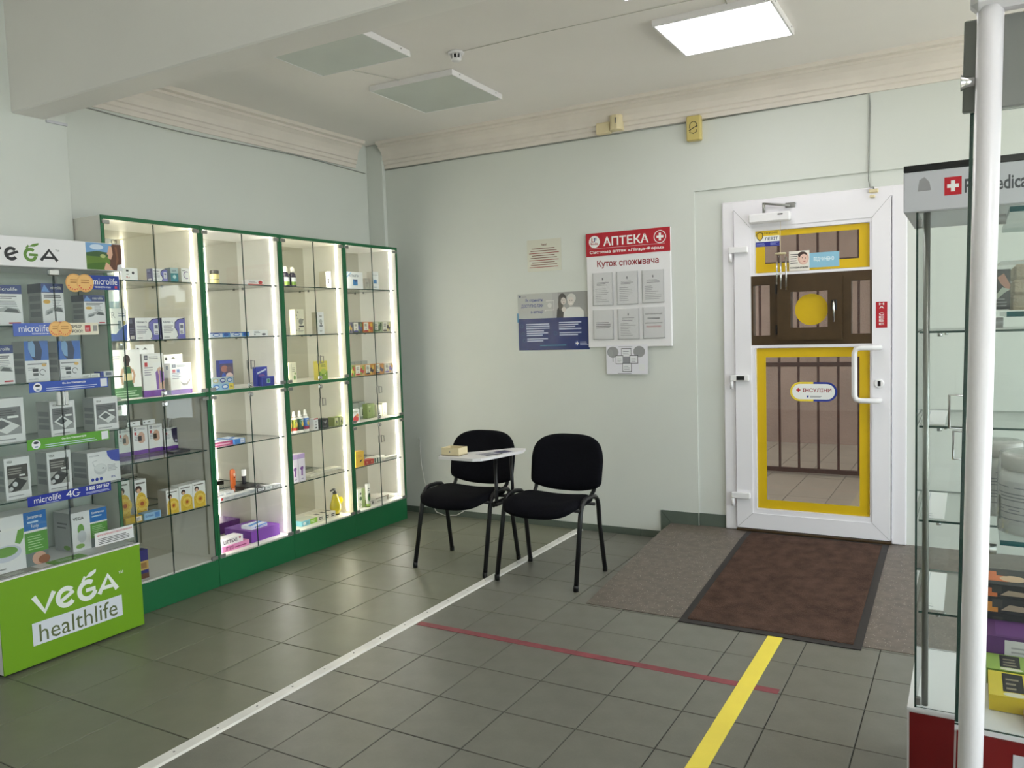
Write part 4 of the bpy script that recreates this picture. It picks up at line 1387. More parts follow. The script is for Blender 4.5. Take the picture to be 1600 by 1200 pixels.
goods('lozenge_pack', 'flat pale blue pack with ovals, lower of two stacked', 'box', G2, -3.835, 3.184, 3.342, 1.141, .039, .04, col=(150, 184, 206), front=lambda a: (a.ell(.2, .5, .14, .38, (64, 120, 190)), a.ell(.6, .5, .16, .38, (64, 120, 190)), a.ell(.2, .5, .1, .2, (220, 226, 232)), a.ell(.6, .5, .11, .2, (220, 226, 232)), a.rect(.78, .05, 1, .95, (226, 200, 70)), a.text('16', .83, .3, .95, .7, INK, True)))
goods('lozenge_pack', 'flat pack with three dark ovals, upper of two stacked', 'box', G2, -3.838, 3.187, 3.345, 1.1805, .036, .04, col=(170, 186, 190), front=f_blister)
goods('pad_pack', 'upright deep blue pack with white script, beside the cylinder lock', 'box', G2, -3.845, 3.531, 3.621, 1.141, .120, .03, col=(36, 54, 160), front=lambda a: a.poly([(.08, .72), (.5, .80), (.9, .90), (.88, .80), (.5, .72), (.1, .62)], (220, 226, 240)).lines(.2, .52, .8, .62, 2, (200, 120, 130)))
goods('pad_pack', 'small deep blue pack with green window in front of a taller one', 'box', G2, -3.812, 3.545, 3.644, 1.141, .057, .028, col=(32, 48, 150), front=lambda a: a.rect(.36, .3, .66, .8, (150, 190, 190)).ell(.52, .55, .10, .18, (70, 140, 90)).rect(0, .9, 1, 1, (60, 80, 180)))
goods('toothpaste_box', 'long pink and white box lying under a blue one', 'box', G2, -3.85, 3.182, 3.325, .809, .026, .14, col=(226, 226, 232), fc=[None, (178, 74, 118), (178, 74, 118), None, None, (214, 222, 232)], front=lambda a: a.lines(.08, .3, .92, .7, 1, (220, 170, 190), .8), top=lambda a: a.poly([(.1, .2), (.8, .5), (.8, .62), (.1, .32)], (70, 120, 200)))
goods('toothpaste_box', 'long blue and white box beside the pink one on the glass shelf', 'box', G2, -3.838, 3.328, 3.408, .809, .030, .15, col=(72, 136, 208), fc=[None, None, None, None, None, (210, 222, 236)], front=lambda a: a.rect(.55, .1, .95, .9, (224, 230, 238)).lines(.6, .3, .9, .7, 2, (60, 100, 180)), top=lambda a: a.poly([(.1, .2), (.9, .5), (.9, .7), (.1, .4)], (60, 110, 200)))
t = empty('cream_tube', (-4.02, 3.455, .487), 'upright orange cream tube with a face print', 'tube')
b = MB().lathe([(.011, .487), (.012, .505)], -4.02, 3.455, n=12, col=(216, 130, 100))
part(b, 'tube_cap', M['gloss'], t)
b = MB().lathe([(.013, .505), (.018, .51), (.019, .60), (.017, .618), (.008, .626)], -4.02, 3.455, n=14, col=(206, 100, 44), sx=.8)
a_ = Art(.024, .12); a_.poly([(.2, .70), (.5, .62), (.8, .70), (.75, .80), (.25, .80)], (230, 190, 160)).poly([(.3, .58), (.5, .52), (.7, .58), (.5, .62)], DK).ell(.6, .1, .2, .05, INK)
b.art(a_, (-4.0035, 3.443, .505), UY, UZ, UX)
part(b, 'tube_body', M['gloss'], t)
t = empty('cream_tube', (-4.03, 3.553, .487), 'upright white and black cream tube behind the flat black box', 'tube')
part(MB().lathe([(.010, .487), (.011, .512)], -4.03, 3.553, n=12, col=(120, 120, 120)), 'tube_cap', M['gloss'], t)
b = MB().lathe([(.012, .512), (.014, .516), (.016, .548), (.017, .565), (.018, .605)], -4.03, 3.553, n=14, cols=[(40, 40, 46), (40, 40, 46), (40, 40, 46), (230, 230, 230)], sx=.6)
part(b, 'tube_body', M['gloss'], t)
goods('gift_box', 'flat black box on the shelf with small white packs', 'box', G2, -3.93, 3.478, 3.590, .487, .026, .14, col=(26, 26, 28))
GW = 'small white packs along the shelf front'
for k, (xx, ya, yb, h_, d_) in enumerate(((-3.905, 3.245, 3.285, .030, .05), (-3.895, 3.288, 3.352, .034, .05), (-3.835, 3.202, 3.285, .020, .05), (-3.835, 3.287, 3.412, .021, .05), (-3.835, 3.417, 3.477, .025, .05), (-3.835, 3.481, 3.541, .026, .05), (-3.835, 3.546, 3.606, .023, .05), (-3.835, 3.610, 3.676, .020, .05))):
    lb = ('tiny white pack in the second row, first toward the lime case', 'white pack in the second row behind the orange tube foot', 'low white pack with red corner at the front of its shelf', 'longest low white pack at the front of its shelf', 'low white pack right after the longest one', 'low white pack with black end, sixth in the shelf', 'low white pack with red edge near the light strip', 'last low white pack before the light strip')[k]
    lb = lb.replace('right after', 'following')
    f_ = (lambda a: a.rect(0, .1, .2, .9, (200, 60, 60)).lines(.3, .3, .9, .8, 2, (130, 140, 150))) if k == 2 else ((lambda a: a.rect(.08, .15, .92, .85, (246, 246, 246)).lines(.2, .4, .8, .7, 2, (60, 60, 60))) if k >= 5 else (lambda a: a.lines(.1, .3, .9, .8, 2, (130, 140, 150))))
    goods('pill_pack', lb, 'box', GW, xx, ya, yb, .487, h_, d_, col=(40, 40, 44) if k in (5,) else (206, 208, 208), front=f_)
goods('cosmetic_box', 'pink box lying at the front of the cabinet bottom', 'box', G2, -3.852, 3.205, 3.410, .173, .034, .09, col=(222, 140, 188), front=lambda a: a.text('LITTEXI', .08, .2, .40, .8, (130, 40, 90), True).lines(.45, .3, .9, .6, 1, (150, 60, 110), .7))
goods('cosmetic_box', 'white box with dark lettering lying on the pink box', 'box', G2, -3.858, 3.205, 3.368, .2075, .042, .08, col=(240, 236, 238), front=lambda a: a.text('LITTEXI', .1, .25, .72, .75, (50, 36, 60), True).circ(.86, .7, .18, (170, 60, 90)))
goods('display_box', 'large purple box with sloping top at the cabinet bottom', 'box', G2, -3.865, 3.440, 3.674, .173, .072, .24, col=(124, 62, 168), fc=[None, None, (96, 46, 136), None, None, (116, 58, 158)])
goods('pill_box', 'flat white and blue pack lying on the large purple box', 'box', G2, -3.895, 3.470, 3.600, .2455, .022, .09, col=(226, 232, 240), front=lambda a: a.text('Digestol', .25, .1, .95, .55, (40, 60, 150), True).poly([(0, .5), (.5, .8), (1, .95), (1, .7), (.5, .5)], (60, 130, 210)), top=lambda a: a.poly([(0, .1), (1, .5), (1, .8), (0, .4)], (70, 140, 214)))

# third cabinet
G3 = 'goods in the third cabinet'
for k, yy in enumerate((3.858, 3.918)):
    t = empty('medicine_bottle', (-3.88, yy, 1.768), 'dark medicine bottle with white cap, ' + ('nearer the second cabinet' if k == 0 else 'second of the pair'), 'bottle', 'dark bottles with white caps')
    part(MB().lathe([(.024, 1.768), (.025, 1.772), (.025, 1.835), (.022, 1.85), (.012, 1.862)], -3.885, yy, n=16, cols=[(34, 30, 50), (34, 30, 50), (40, 34, 56), (40, 34, 56)]), 'bottle_body', M['gloss'], t)
    b = MB()
    n0 = 9
    for q in range(n0 - 1):
        a0, a1 = -1.1 + 2.2 * q / (n0 - 1), -1.1 + 2.2 * (q + 1) / (n0 - 1)
        for (z0_, z1_, cc) in ((1.778, 1.800, (120, 150, 60)), (1.800, 1.828, (206, 210, 216))):
            b.poly([(-3.885 + .0255 * math.cos(w), yy + .0255 * math.sin(w), zz) for w, zz in ((a0, z0_), (a1, z0_), (a1, z1_), (a0, z1_))], cc)
    part(b, 'bottle_label', M['print'], t)
    part(MB().lathe([(.013, 1.862), (.016, 1.864), (.015, 1.885), (.011, 1.893), (.009, 1.898)], -3.885, yy, n=14, col=(226, 224, 214)), 'bottle_cap', M['gloss'], t)
goods('medicine_box', 'white upright box with a dark figure on the topmost shelf', 'box', G3, -3.90, 4.252, 4.305, 1.768, .118, .06, fc=[None, None, (196, 190, 170), None, None, None], front=lambda a: a.circ(.5, .52, .07, DK).poly([(.36, .3), (.64, .3), (.6, .42), (.5, .46), (.42, .42)], DK).lines(.2, .72, .8, .86, 2, (130, 130, 130)).poly([(0, .93), (.3, 1), (0, 1)], DK))


def f_pattern(a):
    for k in range(9):
        a.ell(random.uniform(.12, .88), random.uniform(.15, .9), random.uniform(.04, .10), random.uniform(.02, .045), (120, 116, 104))
    a.rect(.4, .30, .95, .36, (60, 58, 54)).lines(.3, .1, .9, .2, 2, (140, 136, 124)).circ(.62, .52, .12, (150, 148, 136))


goods('medicine_box', 'pale box with grey floral print, wider of two on the second shelf', 'box', G3, -3.835, 3.875, 3.955, 1.452, .167, .05, col=(232, 226, 200), front=f_pattern)
goods('medicine_box', 'slim pale box with grey side on the second shelf, beside the floral one', 'box', G3, -3.835, 4.080, 4.143, 1.452, .148, .05, fc=[None, None, (168, 164, 146), None, None, None], front=lambda a: a.circ(.5, .58, .10, (190, 190, 184)).rect(.3, .35, .75, .40, INK).circ(.55, .47, .05, (120, 118, 110)).lines(.3, .12, .8, .2, 2, (140, 136, 124)).lines(.3, .8, .8, .9, 1, (140, 136, 124)))
goods('medicine_box', 'tall cream box with green leaf print above the middle rail', 'box', G3, -3.835, 3.796, 3.863, 1.141, .132, .05, col=(238, 234, 206), front=lambda a: a.ell(.72, .25, .14, .12, (110, 150, 80)).ell(.8, .45, .10, .06, (130, 160, 90)).rect(.35, .05, .4, .95, (206, 204, 176)).lines(.42, .55, .9, .8, 3, (150, 150, 120)))
goods('tea_box', 'yellow and green tea box beside the door handle', 'box', G3, -3.835, 4.076, 4.154, 1.141, .128, .05, col=(226, 212, 96), front=lambda a: a.rect(0, 0, 1, .45, (140, 172, 60)).ell(.5, .45, .34, .14, (190, 206, 90)).circ(.4, .25, .05, (60, 60, 30)).lines(.25, .7, .8, .85, 2, (110, 130, 50)).circ(.7, .25, .04, (230, 230, 200)))


def spray(y, r, h, c_lab, c_foot, label, cap=(236, 236, 232), group='spray bottles'):
    z = .809
    t = empty('spray_bottle', (-3.86, y, z), label, 'bottle', group)
    xx = -3.86
    part(MB().lathe([(r, z), (r, z + .016), (r * 1.01, z + .017), (r * 1.01, z + .036), (r * 1.01, z + .09), (r, z + .092), (r * .62, z + .100)], xx, y, n=16,
                    cols=[(226, 226, 222), c_foot, c_foot, c_lab, (236, 236, 232), (236, 236, 232)]), 'bottle_body', M['gloss'], t)
    part(MB().lathe([(r * .62, z + .100), (r * .58, z + .112), (r * .42, z + .118), (r * .30, z + h), (r * .24, z + h + .002)], xx, y, n=14, col=cap), 'spray_cap', M['gloss'], t)
    b = MB()
    a_ = Art(r * 1.2, .06); a_.ell(.5, .45, .32, .3, (232, 226, 170)).poly([(.2, .3), (.5, .75), (.8, .3), (.5, .15)], (230, 190, 60)).lines(.15, .8, .85, .95, 1, WHITE, .7)
    b.art(a_, (xx + r * 1.02, y - r * .6, z + .030), UY, UZ, UX)
    part(b, 'bottle_label', M['print'], t)


spray(3.800, .017, .155, (150, 160, 60), (200, 110, 60), 'slim bottle with red cap at the end of the spray bottles', (176, 40, 36))
spray(3.842, .0235, .140, (120, 128, 30), (170, 50, 30), 'white spray bottle with olive and red label')
spray(3.894, .0255, .140, (30, 84, 60), (40, 60, 50), 'white spray bottle with dark green label')
spray(3.946, .0245, .141, (60, 120, 200), (170, 50, 90), 'white spray bottle with blue label')
goods('drops_box', 'small white box with red top beside the spray bottles', 'box', G3, -3.835, 4.000, 4.040, .809, .078, .04, front=lambda a: a.rect(0, .9, 1, 1, (196, 36, 50)).circ(.5, .45, .06, DK).rect(.3, .12, .7, .24, INK).lines(.2, .6, .8, .8, 2, (160, 160, 160)))
goods('cosmetic_box', 'black box with white leaf marks on the bottle shelf', 'box', G3, -3.835, 4.053, 4.141, .809, .066, .06, col=(38, 40, 42), front=lambda a: a.poly([(.45, .75), (.55, .55), (.5, .72)], WHITE).poly([(.6, .5), (.75, .85), (.7, .55)], WHITE).lines(.4, .15, .9, .3, 2, (140, 140, 140)))
for k, ya in enumerate((4.200, 4.248)):
    goods('tea_box', 'small olive green and cream box on the bottle shelf, ' + ('first of two' if k == 0 else 'second of two'), 'box', 'olive boxes', -3.835, ya, ya + .045, .809, .061, .06, col=(134, 146, 82), front=lambda a: a.rect(.15, .12, .85, .95, (226, 222, 176)).poly([(.2, .2), (.5, .8), (.8, .3), (.5, .1)], (150, 160, 90)).circ(.5, .5, .1, INK))
for k, (ya, yb) in enumerate(((3.784, 3.838), (3.842, 3.902))):
    goods('thermometer_box', 'tall white box with a purple device picture, ' + ('half hidden by the cabinet frame' if k == 0 else 'beside its half hidden twin'), 'box', 'purple device boxes', -3.838, ya, yb, .487, .183, .05, col=(228, 222, 236), front=lambda a: a.rect(0, .82, 1, 1, (186, 160, 210)).poly([(.2, .46), (.32, .52), (.68, .54), (.72, .46), (.62, .42), (.58, .20), (.36, .20), (.38, .40)], (118, 60, 150)).lines(.35, .08, .7, .14, 1, (150, 130, 170)))
for k, (xx, ya, yb, z, r_) in enumerate(((-3.90, 4.00, 4.16, .487, 6), (-3.86, 4.085, 4.265, .503, -7))):
    o = goods('pill_box', ('flat white pack lying lowest on the third cabinet shelf', 'flat white pack lying tilted across another pack')[k], 'box', G3, xx, ya, yb, z, .014, .07, col=(222, 220, 206), front=lambda a: a.lines(.1, .3, .6, .8, 2, (150, 150, 140)), top=lambda a: a.lines(.15, .3, .8, .7, 2, (120, 120, 116)))
    o.rotation_euler.z = math.radians(r_)
t = empty('oil_bottle', (-3.90, 4.242, .173), 'yellow olive oil soap bottle with black pump and moulded leaf', 'bottle')
part(MB().lathe([(.030, .173), (.030, .182)], -3.90, 4.242, n=18, col=(50, 40, 20), sx=.8), 'bottle_foot', M['gloss'], t)
part(MB().lathe([(.028, .182), (.040, .20), (.045, .225), (.042, .25), (.032, .275), (.026, .295), (.020, .312), (.014, .322)], -3.90, 4.242, n=20, sx=.8), 'bottle_body', M['oil'], t)
part(MB().lathe([(.016, .322), (.017, .335), (.008, .337), (.007, .352)], -3.90, 4.242, n=14).tube([(-3.90, 4.242, .353), (-3.90, 4.225, .356), (-3.90, 4.198, .350)], [.010, .008, .005], n=8), 'pump_head', M['black'], t)
b = MB()
for q in range(8):
    pass
b.v += [(-3.885, 4.262, .30), (-3.880, 4.292, .292), (-3.878, 4.298, .265), (-3.882, 4.285, .245), (-3.888, 4.272, .262), (-3.893, 4.262, .30), (-3.888, 4.292, .292), (-3.886, 4.298, .265), (-3.890, 4.285, .245), (-3.896, 4.272, .262)]
b.face(range(5)); b.face(range(9, 4, -1))
for q in range(5): b.face((q, q + 5, (q + 1) % 5 + 5, (q + 1) % 5))
part(b, 'leaf_ornament', M['oil'], t)
goods('pill_box', 'flat pale blue pack lying at the front of the third cabinet bottom', 'box', G3, -3.87, 3.875, 3.955, .173, .036, .10, col=(130, 196, 214), fc=[None, None, None, None, None, (214, 216, 206)], front=lambda a: a.ell(.35, .45, .16, .3, (226, 236, 236)).lines(.55, .3, .9, .8, 2, (60, 120, 140)))
goods('pill_box', 'flat lime green pack beside the pale blue pack', 'box', G3, -3.872, 3.958, 4.026, .173, .034, .10, col=(138, 190, 60), fc=[None, None, None, None, None, (214, 216, 206)], front=lambda a: a.lines(.1, .3, .8, .8, 2, (230, 236, 210)))
for k, (ya, yb, h_, d_, xx) in enumerate(((4.030, 4.088, .040, .125, -3.868), (4.090, 4.140, .042, .13, -3.862), (4.142, 4.192, .044, .135, -3.858))):
    goods('pill_box', 'long white pack with black capitals on the cabinet bottom, ' + ('beside the lime pack', 'middle of three', 'beside the oil bottle')[k], 'box', 'white packs beside the oil bottle', xx, ya, yb, .173, h_, d_, col=(226, 222, 208), front=lambda a: a.lines(.15, .25, .85, .8, 2, (60, 60, 60), .6, .1), top=lambda a: a.rect(.2, .2, .8, .5, (110, 110, 106)))

# fourth cabinet
G4 = 'goods in the fourth cabinet'
goods('medicine_box', 'wide white box with pale blue stripes on the topmost shelf', 'box', G4, -3.845, 4.395, 4.580, 1.768, .120, .06, front=lambda a: a.poly([(0, .55), (.35, .95), (.28, .95), (0, .65)], (150, 196, 226)).poly([(0, .75), (.2, 1), (.12, 1), (0, .86)], (170, 206, 230)).text('КЕТАЛГІН', .22, .70, .75, .84, (90, 100, 110), True).rect(.42, .20, .68, .56, (60, 130, 190)).poly([(.42, .56), (.68, .56), (.58, .38)], (40, 70, 120)))
goods('medicine_box', 'white upright box with a blue square on the topmost shelf', 'box', G4, -3.858, 4.702, 4.775, 1.768, .133, .05, fc=[None, None, (206, 202, 190), None, None, None], front=lambda a: a.rect(.2, .34, .7, .56, (60, 120, 180)).text('КЕТАЛГІН', .12, .78, .85, .84, (110, 116, 120)).lines(.2, .1, .7, .2, 2, (150, 170, 180)))
goods('medicine_box', 'small grey box between the two white boxes with blue squares', 'box', G4, -3.875, 4.640, 4.685, 1.768, .082, .05, col=(184, 180, 168), front=lambda a: a.lines(.2, .3, .8, .7, 4, (140, 138, 128)))


def f_tea(c1, c2, c3):
    def f(a):
        a.rect(.42, .05, 1, 1, c1).ell(.72, .45, .2, .26, c2).ell(.85, .7, .12, .2, c3).ell(.62, .2, .12, .12, c3)
        a.rect(.08, .18, .54, .96, (236, 230, 214)).lines(.16, .55, .46, .85, 3, (120, 112, 104), .5).circ(.31, .36, .05, INK).ell(.31, .16, .24, .08, c2)
        a.rect(0, 0, .06, 1, c1)
    return f


TEA = [((120, 116, 130), (206, 170, 80), (90, 90, 110)), ((86, 92, 84), (90, 86, 150), (130, 150, 90)), ((206, 120, 50), (196, 70, 60), (226, 176, 60)), ((176, 186, 150), (90, 120, 70), (60, 76, 50)), ((200, 196, 170), (90, 74, 70), (230, 216, 150))]
TN = ['half hidden behind the cabinet frame', 'with grey and violet print', 'with orange and red print', 'with pale green print', 'with cream print beside the light strip']
for k, (ya, yb) in enumerate(((4.362, 4.434), (4.437, 4.540), (4.547, 4.656), (4.667, 4.764), (4.769, 4.868))):
    goods('tea_box', 'herbal tea box ' + TN[k] + ' on the upper tea shelf', 'box', 'herbal tea boxes', -3.835, ya, yb, 1.452, .078, .06, col=TEA[k][0], front=f_tea(*TEA[k]))
TEB = [((120, 150, 70), (206, 206, 90), (196, 70, 60)), ((206, 170, 110), (196, 60, 60), (150, 170, 70)), ((206, 140, 60), (60, 50, 50), (226, 186, 80)), ((190, 130, 70), (90, 80, 110), (216, 150, 80)), ((226, 210, 190), (140, 120, 180), (226, 180, 120))]
TM = ['with lime and red print', 'with red oval and peach print', 'with amber print and dark oval', 'with orange and grey print', 'with lilac print beside the light strip']
for k, (ya, yb, h_) in enumerate(((4.362, 4.434, .080), (4.438, 4.545, .080), (4.548, 4.654, .078), (4.661, 4.764, .077), (4.771, 4.877, .077))):
    goods('tea_box', 'herbal tea box ' + TM[k] + ' on the lower tea shelf', 'box', 'herbal tea boxes', -3.835, ya, yb, 1.141, h_, .06, col=TEB[k][0], front=f_tea(*TEB[k]))
f_grey = lambda a: a.rect(.15, .15, .85, .7, (206, 208, 198)).poly([(.4, .2), (.5, .55), (.58, .62), (.56, .4), (.62, .2)], DK)
for k, (ya, yb) in enumerate(((4.515, 4.582), (4.588, 4.655), (4.660, 4.728))):
    goods('tea_box', 'grey box with a small dark figure behind the lower tea row, ' + ('first of three', 'middle of three', 'last of three')[k], 'box', 'grey boxes with dark figure', -3.96, ya, yb, 1.141, .100, .06, col=(132, 138, 128), front=f_grey)
for k, (ya, yb, h_) in enumerate(((4.548, 4.612, .120), (4.618, 4.685, .126))):
    goods('tea_box', 'tall grey box with a dark figure above the middle rail, ' + ('first of two', 'second of two')[k], 'box', 'grey boxes with dark figure', -3.965, ya, yb, .809, h_, .06, col=(132, 138, 128), front=f_grey)
goods('tea_box', 'small white box with red flower print in front of the grey boxes', 'box', G4, -3.835, 4.385, 4.465, .809, .092, .05, front=lambda a: a.ell(.5, .3, .36, .26, (206, 70, 70)).ell(.7, .55, .18, .14, (230, 150, 90)).lines(.15, .75, .85, .92, 2, (120, 150, 80)))
goods('tea_box', 'moss green box with a dark dot beside the door lock', 'box', G4, -3.92, 4.655, 4.740, .809, .108, .07, col=(120, 140, 70), front=lambda a: a.circ(.3, .5, .06, DK).rect(.62, 0, .66, 1, (90, 110, 50)).lines(.15, .75, .55, .9, 2, (190, 200, 150)))
for k, (ya, yb, h_) in enumerate(((4.772, 4.832, .090), (4.838, 4.892, .100))):
    goods('tea_box', 'pale white box with a dark figure near the light strip, ' + ('behind the lock', 'beside the strip')[k], 'box', 'pale boxes with dark figure', -3.925, ya, yb, .809, h_, .06, col=(216, 214, 190), front=f_grey)
goods('vitamin_box', 'yellow box with a dark bird mark on the fourth cabinet shelf', 'box', G4, -3.835, 4.400, 4.494, .487, .110, .05, col=(228, 186, 66), front=lambda a: a.poly([(.45, .3), (.6, .42), (.85, .44), (.7, .34), (.55, .26)], DK).lines(.3, .62, .8, .82, 3, (196, 120, 70)))
for k, (ya, yb, c_) in enumerate(((4.498, 4.548, (196, 60, 50)), (4.551, 4.600, (210, 70, 56)))):
    goods('pill_box', 'small red pack lying beside the yellow box, ' + ('touching it', 'beside the striped pack')[k], 'box', 'small red packs', -3.833, ya, yb, .487, .034, .05, col=c_, front=lambda a: a.circ(.5, .5, .22, (226, 150, 110)).lines(.1, .2, .4, .8, 2, (90, 40, 40)))
goods('pill_box', 'small pack with dark green and white stripes', 'box', G4, -3.833, 4.603, 4.690, .487, .033, .05, col=(226, 230, 216), front=lambda a: a.rect(.05, 0, .2, 1, (40, 80, 60)).rect(.4, 0, .55, 1, (40, 80, 60)).rect(.75, 0, .88, 1, (40, 80, 60)))
for k, (xx, ya, yb, z_) in enumerate(((-3.90, 4.62, 4.78, .487), (-3.845, 4.745, 4.900, .487), (-3.95, 4.70, 4.87, .487))):
    goods('pill_box', 'flat white pack on the striped pack shelf, ' + ('behind the striped pack', 'at the shelf front by the strip', 'deepest on the shelf')[k], 'box', 'flat white packs', xx, ya, yb, z_, .016, .05, col=(228, 226, 214), front=lambda a: a.lines(.1, .3, .8, .8, 1, (160, 160, 150)))
goods('cream_box', 'tall white and green box at the fourth cabinet bottom', 'box', G4, -3.865, 4.440, 4.520, .173, .142, .05, col=(222, 222, 206), front=lambda a: a.rect(.55, 0, 1, 1, (150, 168, 110)).circ(.4, .5, .1, (60, 90, 60)).circ(.4, .75, .06, INK).lines(.15, .1, .5, .3, 3, (120, 130, 100)))
t = empty('cream_tube', (-3.85, 4.535, .173), 'white cream tube with green leaf print standing on its cap', 'tube')
part(MB().lathe([(.016, .173), (.017, .195)], -3.85, 4.535, n=12, col=(150, 180, 90)), 'tube_cap', M['gloss'], t)
b = MB().lathe([(.018, .195), (.021, .20), (.023, .30), (.024, .345)], -3.85, 4.535, n=14, col=(228, 228, 218), sx=.5)
a_ = Art(.034, .14); a_.ell(.5, .3, .4, .2, (70, 130, 70)).ell(.6, .42, .3, .12, (40, 70, 50)).lines(.2, .65, .8, .85, 2, INK)
b.art(a_, (-3.8385, 4.518, .20), UY, UZ, UX)
part(b, 'tube_body', M['gloss'], t)
goods('pill_box', 'flat white pack with brown edge at the fourth cabinet bottom', 'box', G4, -3.855, 4.562, 4.625, .173, .040, .13, col=(222, 218, 206), fc=[None, (214, 210, 200), (90, 80, 70), None, None, None], front=lambda a: a.circ(.5, .45, .25, (90, 90, 90)).lines(.1, .75, .9, .9, 1, INK))
goods('pill_box', 'long white pack with a brown line at the fourth cabinet bottom', 'box', G4, -3.855, 4.628, 4.785, .173, .042, .12, col=(226, 222, 210), front=lambda a: a.rect(0, .85, 1, .95, (120, 80, 66)).rect(.85, .2, .96, .8, (150, 140, 120)).lines(.1, .3, .6, .6, 1, (150, 150, 140)))
goods('pill_box', 'flat white pack lying last on the bottom by the light strip', 'box', G4, -3.87, 4.790, 4.905, .173, .028, .12, col=(228, 226, 216), front=lambda a: a.lines(.1, .3, .8, .7, 1, (150, 150, 140)))

# ================================================================== LIME DISPLAY CASE
VX, VY0, VY1, VB = -3.645, 1.838, 2.524, -4.005
t = empty('display_case', (VX, 2.18, 0), 'glass display case with lime green base and white header, full of monitors', 'display case')
b = MB()
b.box(VB, VX - .006, VY0, VY1, .012, .424)
part(b, 'base_cabinet', M['white'], t)
pbox('base_front', M['lime'], t, VX - .006, VX, VY0, VY1, .010, .424, r=.001)
pbox('base_top', M['white'], t, VB, VX + .001, VY0, VY1, .424, .431)
pbox('plinth', M['black'], t, VB + .02, VX - .02, VY0 + .01, VY1 - .01, 0, .012)
a = Art(VY1 - VY0, .414)
g0 = lambda y: (y - VY0) / (VY1 - VY0)
h0 = lambda z: (z - .010) / .414
vega(a, g0(1.985), h0(.232), g0(2.392), h0(.322), (238, 242, 238), (238, 242, 238), (238, 242, 238), .25)
a.text('™', g0(2.40), h0(.305), g0(2.425), h0(.318), WHITE)
a.rect(g0(1.970), h0(.096), g0(2.409), h0(.199), (226, 230, 240))
a.text('healthlife', g0(2.000), h0(.106), g0(2.382), h0(.186), (96, 106, 64))
b = MB().art(a, (VX, VY0, .010), UY, UZ, UX)
part(b, 'base_logo', M['print'], t, 'white word mark with leaf above a white word band')
# header
pbox('header_box', M['white'], t, VB, VX + .004, VY0 - .004, VY1 + .004, 1.793, 1.925, r=.002)
hw = VY1 + .004 - VY0 + .004
a = Art(hw, .132)
g1 = lambda y: (y - VY0 + .004) / hw
h1 = lambda z: (z - 1.793) / .132
vega(a, g1(1.880), h1(1.822), g1(2.205), h1(1.876), (28, 28, 32), (96, 136, 52), (96, 136, 52), .26)
a.text('™', g1(2.195), h1(1.868), g1(2.213), h1(1.876), (90, 90, 90))
b = MB().art(a, (VX + .004, VY0 - .004, 1.793), UY, UZ, UX)
part(b, 'word_mark', M['print'], t, 'black and green word mark with a leaf')
a = Art(hw, .132)
xa, xb = g1(2.342), .998
P_ = lambda x, y: (xa + (xb - xa) * x, .02 + .96 * y)
q = lambda pts, c: a.poly([P_(*p) for p in pts], c)
q([(0, 0), (1, 0), (1, 1), (0, 1)], (96, 128, 44)); q([(0, .55), (1, .50), (1, 1), (0, 1)], (120, 164, 210)); q([(0, .62), (.3, .70), (.62, .66), (1, .60), (1, .48), (0, .50)], (60, 92, 50))
q([(0, .2), (.5, .3), (.6, .15), (.4, 0), (0, 0)], (70, 108, 34)); a.ell(*P_(.3, .85), .05, .10, (206, 220, 236))
q([(.60, 0), (.66, .3), (.62, .52), (.66, .8), (.74, 1), (1, 1), (1, 0)], (96, 60, 44)); q([(.64, .92), (.60, .70), (.57, .62), (.61, .56), (.60, .46), (.68, .40), (.74, .6), (.72, .9)], (222, 176, 150))
q([(.48, .05), (.54, .30), (.62, .22), (.74, 0), (.5, 0)], (216, 168, 140)); a.ell(*P_(.46, .52), .02, .07, (180, 190, 120)); q([(.84, 0), (.86, .2), (1, .26), (1, 0)], (226, 226, 230)); q([(.80, .1), (.84, .5), (.80, .9), (.86, .9), (.90, .4)], (130, 84, 58))
b = MB().art(a, (VX + .004, VY0 - .004, 1.793), UY, UZ, UX)
part(b, 'header_photo', M['print'], t, 'photo of a girl blowing a dandelion')
# glass box
for (nm, q) in (('side_glass', (VB + .004, VX - .008, VY0 + .004, VY0 + .009, .431, 1.793)), ('side_glass', (VB + .004, VX - .008, VY1 - .009, VY1 - .004, .431, 1.793)), ('back_glass', (VB, VB + .004, VY0 + .004, VY1 - .004, .431, 1.793)),
                ('glass_door', (VX - .007, VX - .002, VY0 + .006, 2.179, .436, 1.788)), ('glass_door', (VX - .007, VX - .002, 2.183, VY1 - .006, .436, 1.788))):
    part(glass_sheet(MB(), *q), nm, [M['glassb'], M['edge']], t)
VZ = {1: 1.535, 2: 1.277, 3: 1.014, 4: .757}
for z in VZ.values():
    part(glass_sheet(MB(), VB + .006, VX - .030, VY0 + .011, VY1 - .011, z - .006, z), 'glass_shelf', [M['glassb'], M['edge']], t)
for yy in (2.02, 2.40):
    pbox('shelf_upright', M['alu'], t, VB + .006, VB + .016, yy - .006, yy + .006, .431, 1.793)
pbox('door_clip', M['chrome'], t, VX - .008, VX + .012, 2.155, 2.205, 1.758, 1.786, r=.004)
b = MB(); b.bbox(VX - .002, VX + .010, 2.152, 2.172, 1.163, 1.228, r=.003); b.bbox(VX - .002, VX + .014, 2.176, 2.186, 1.160, 1.230, r=.003); b.bbox(VX - .002, VX + .010, 2.192, 2.208, 1.163, 1.228, r=.003)
part(b, 'door_handle', M['chrome'], t)


def banner(name, label, y0_, y1_, z0_, z1_, art_, col):
    a = Art(y1_ - y0_, z1_ - z0_)
    art_(a)
    b = MB().box(VX - .0015, VX - .0005, y0_, y1_, z0_, z1_, col=col)
    b.art(a, (VX - .0005, y0_, z0_), UY, UZ, UX)
    part(b, name, M['print'], t, label)


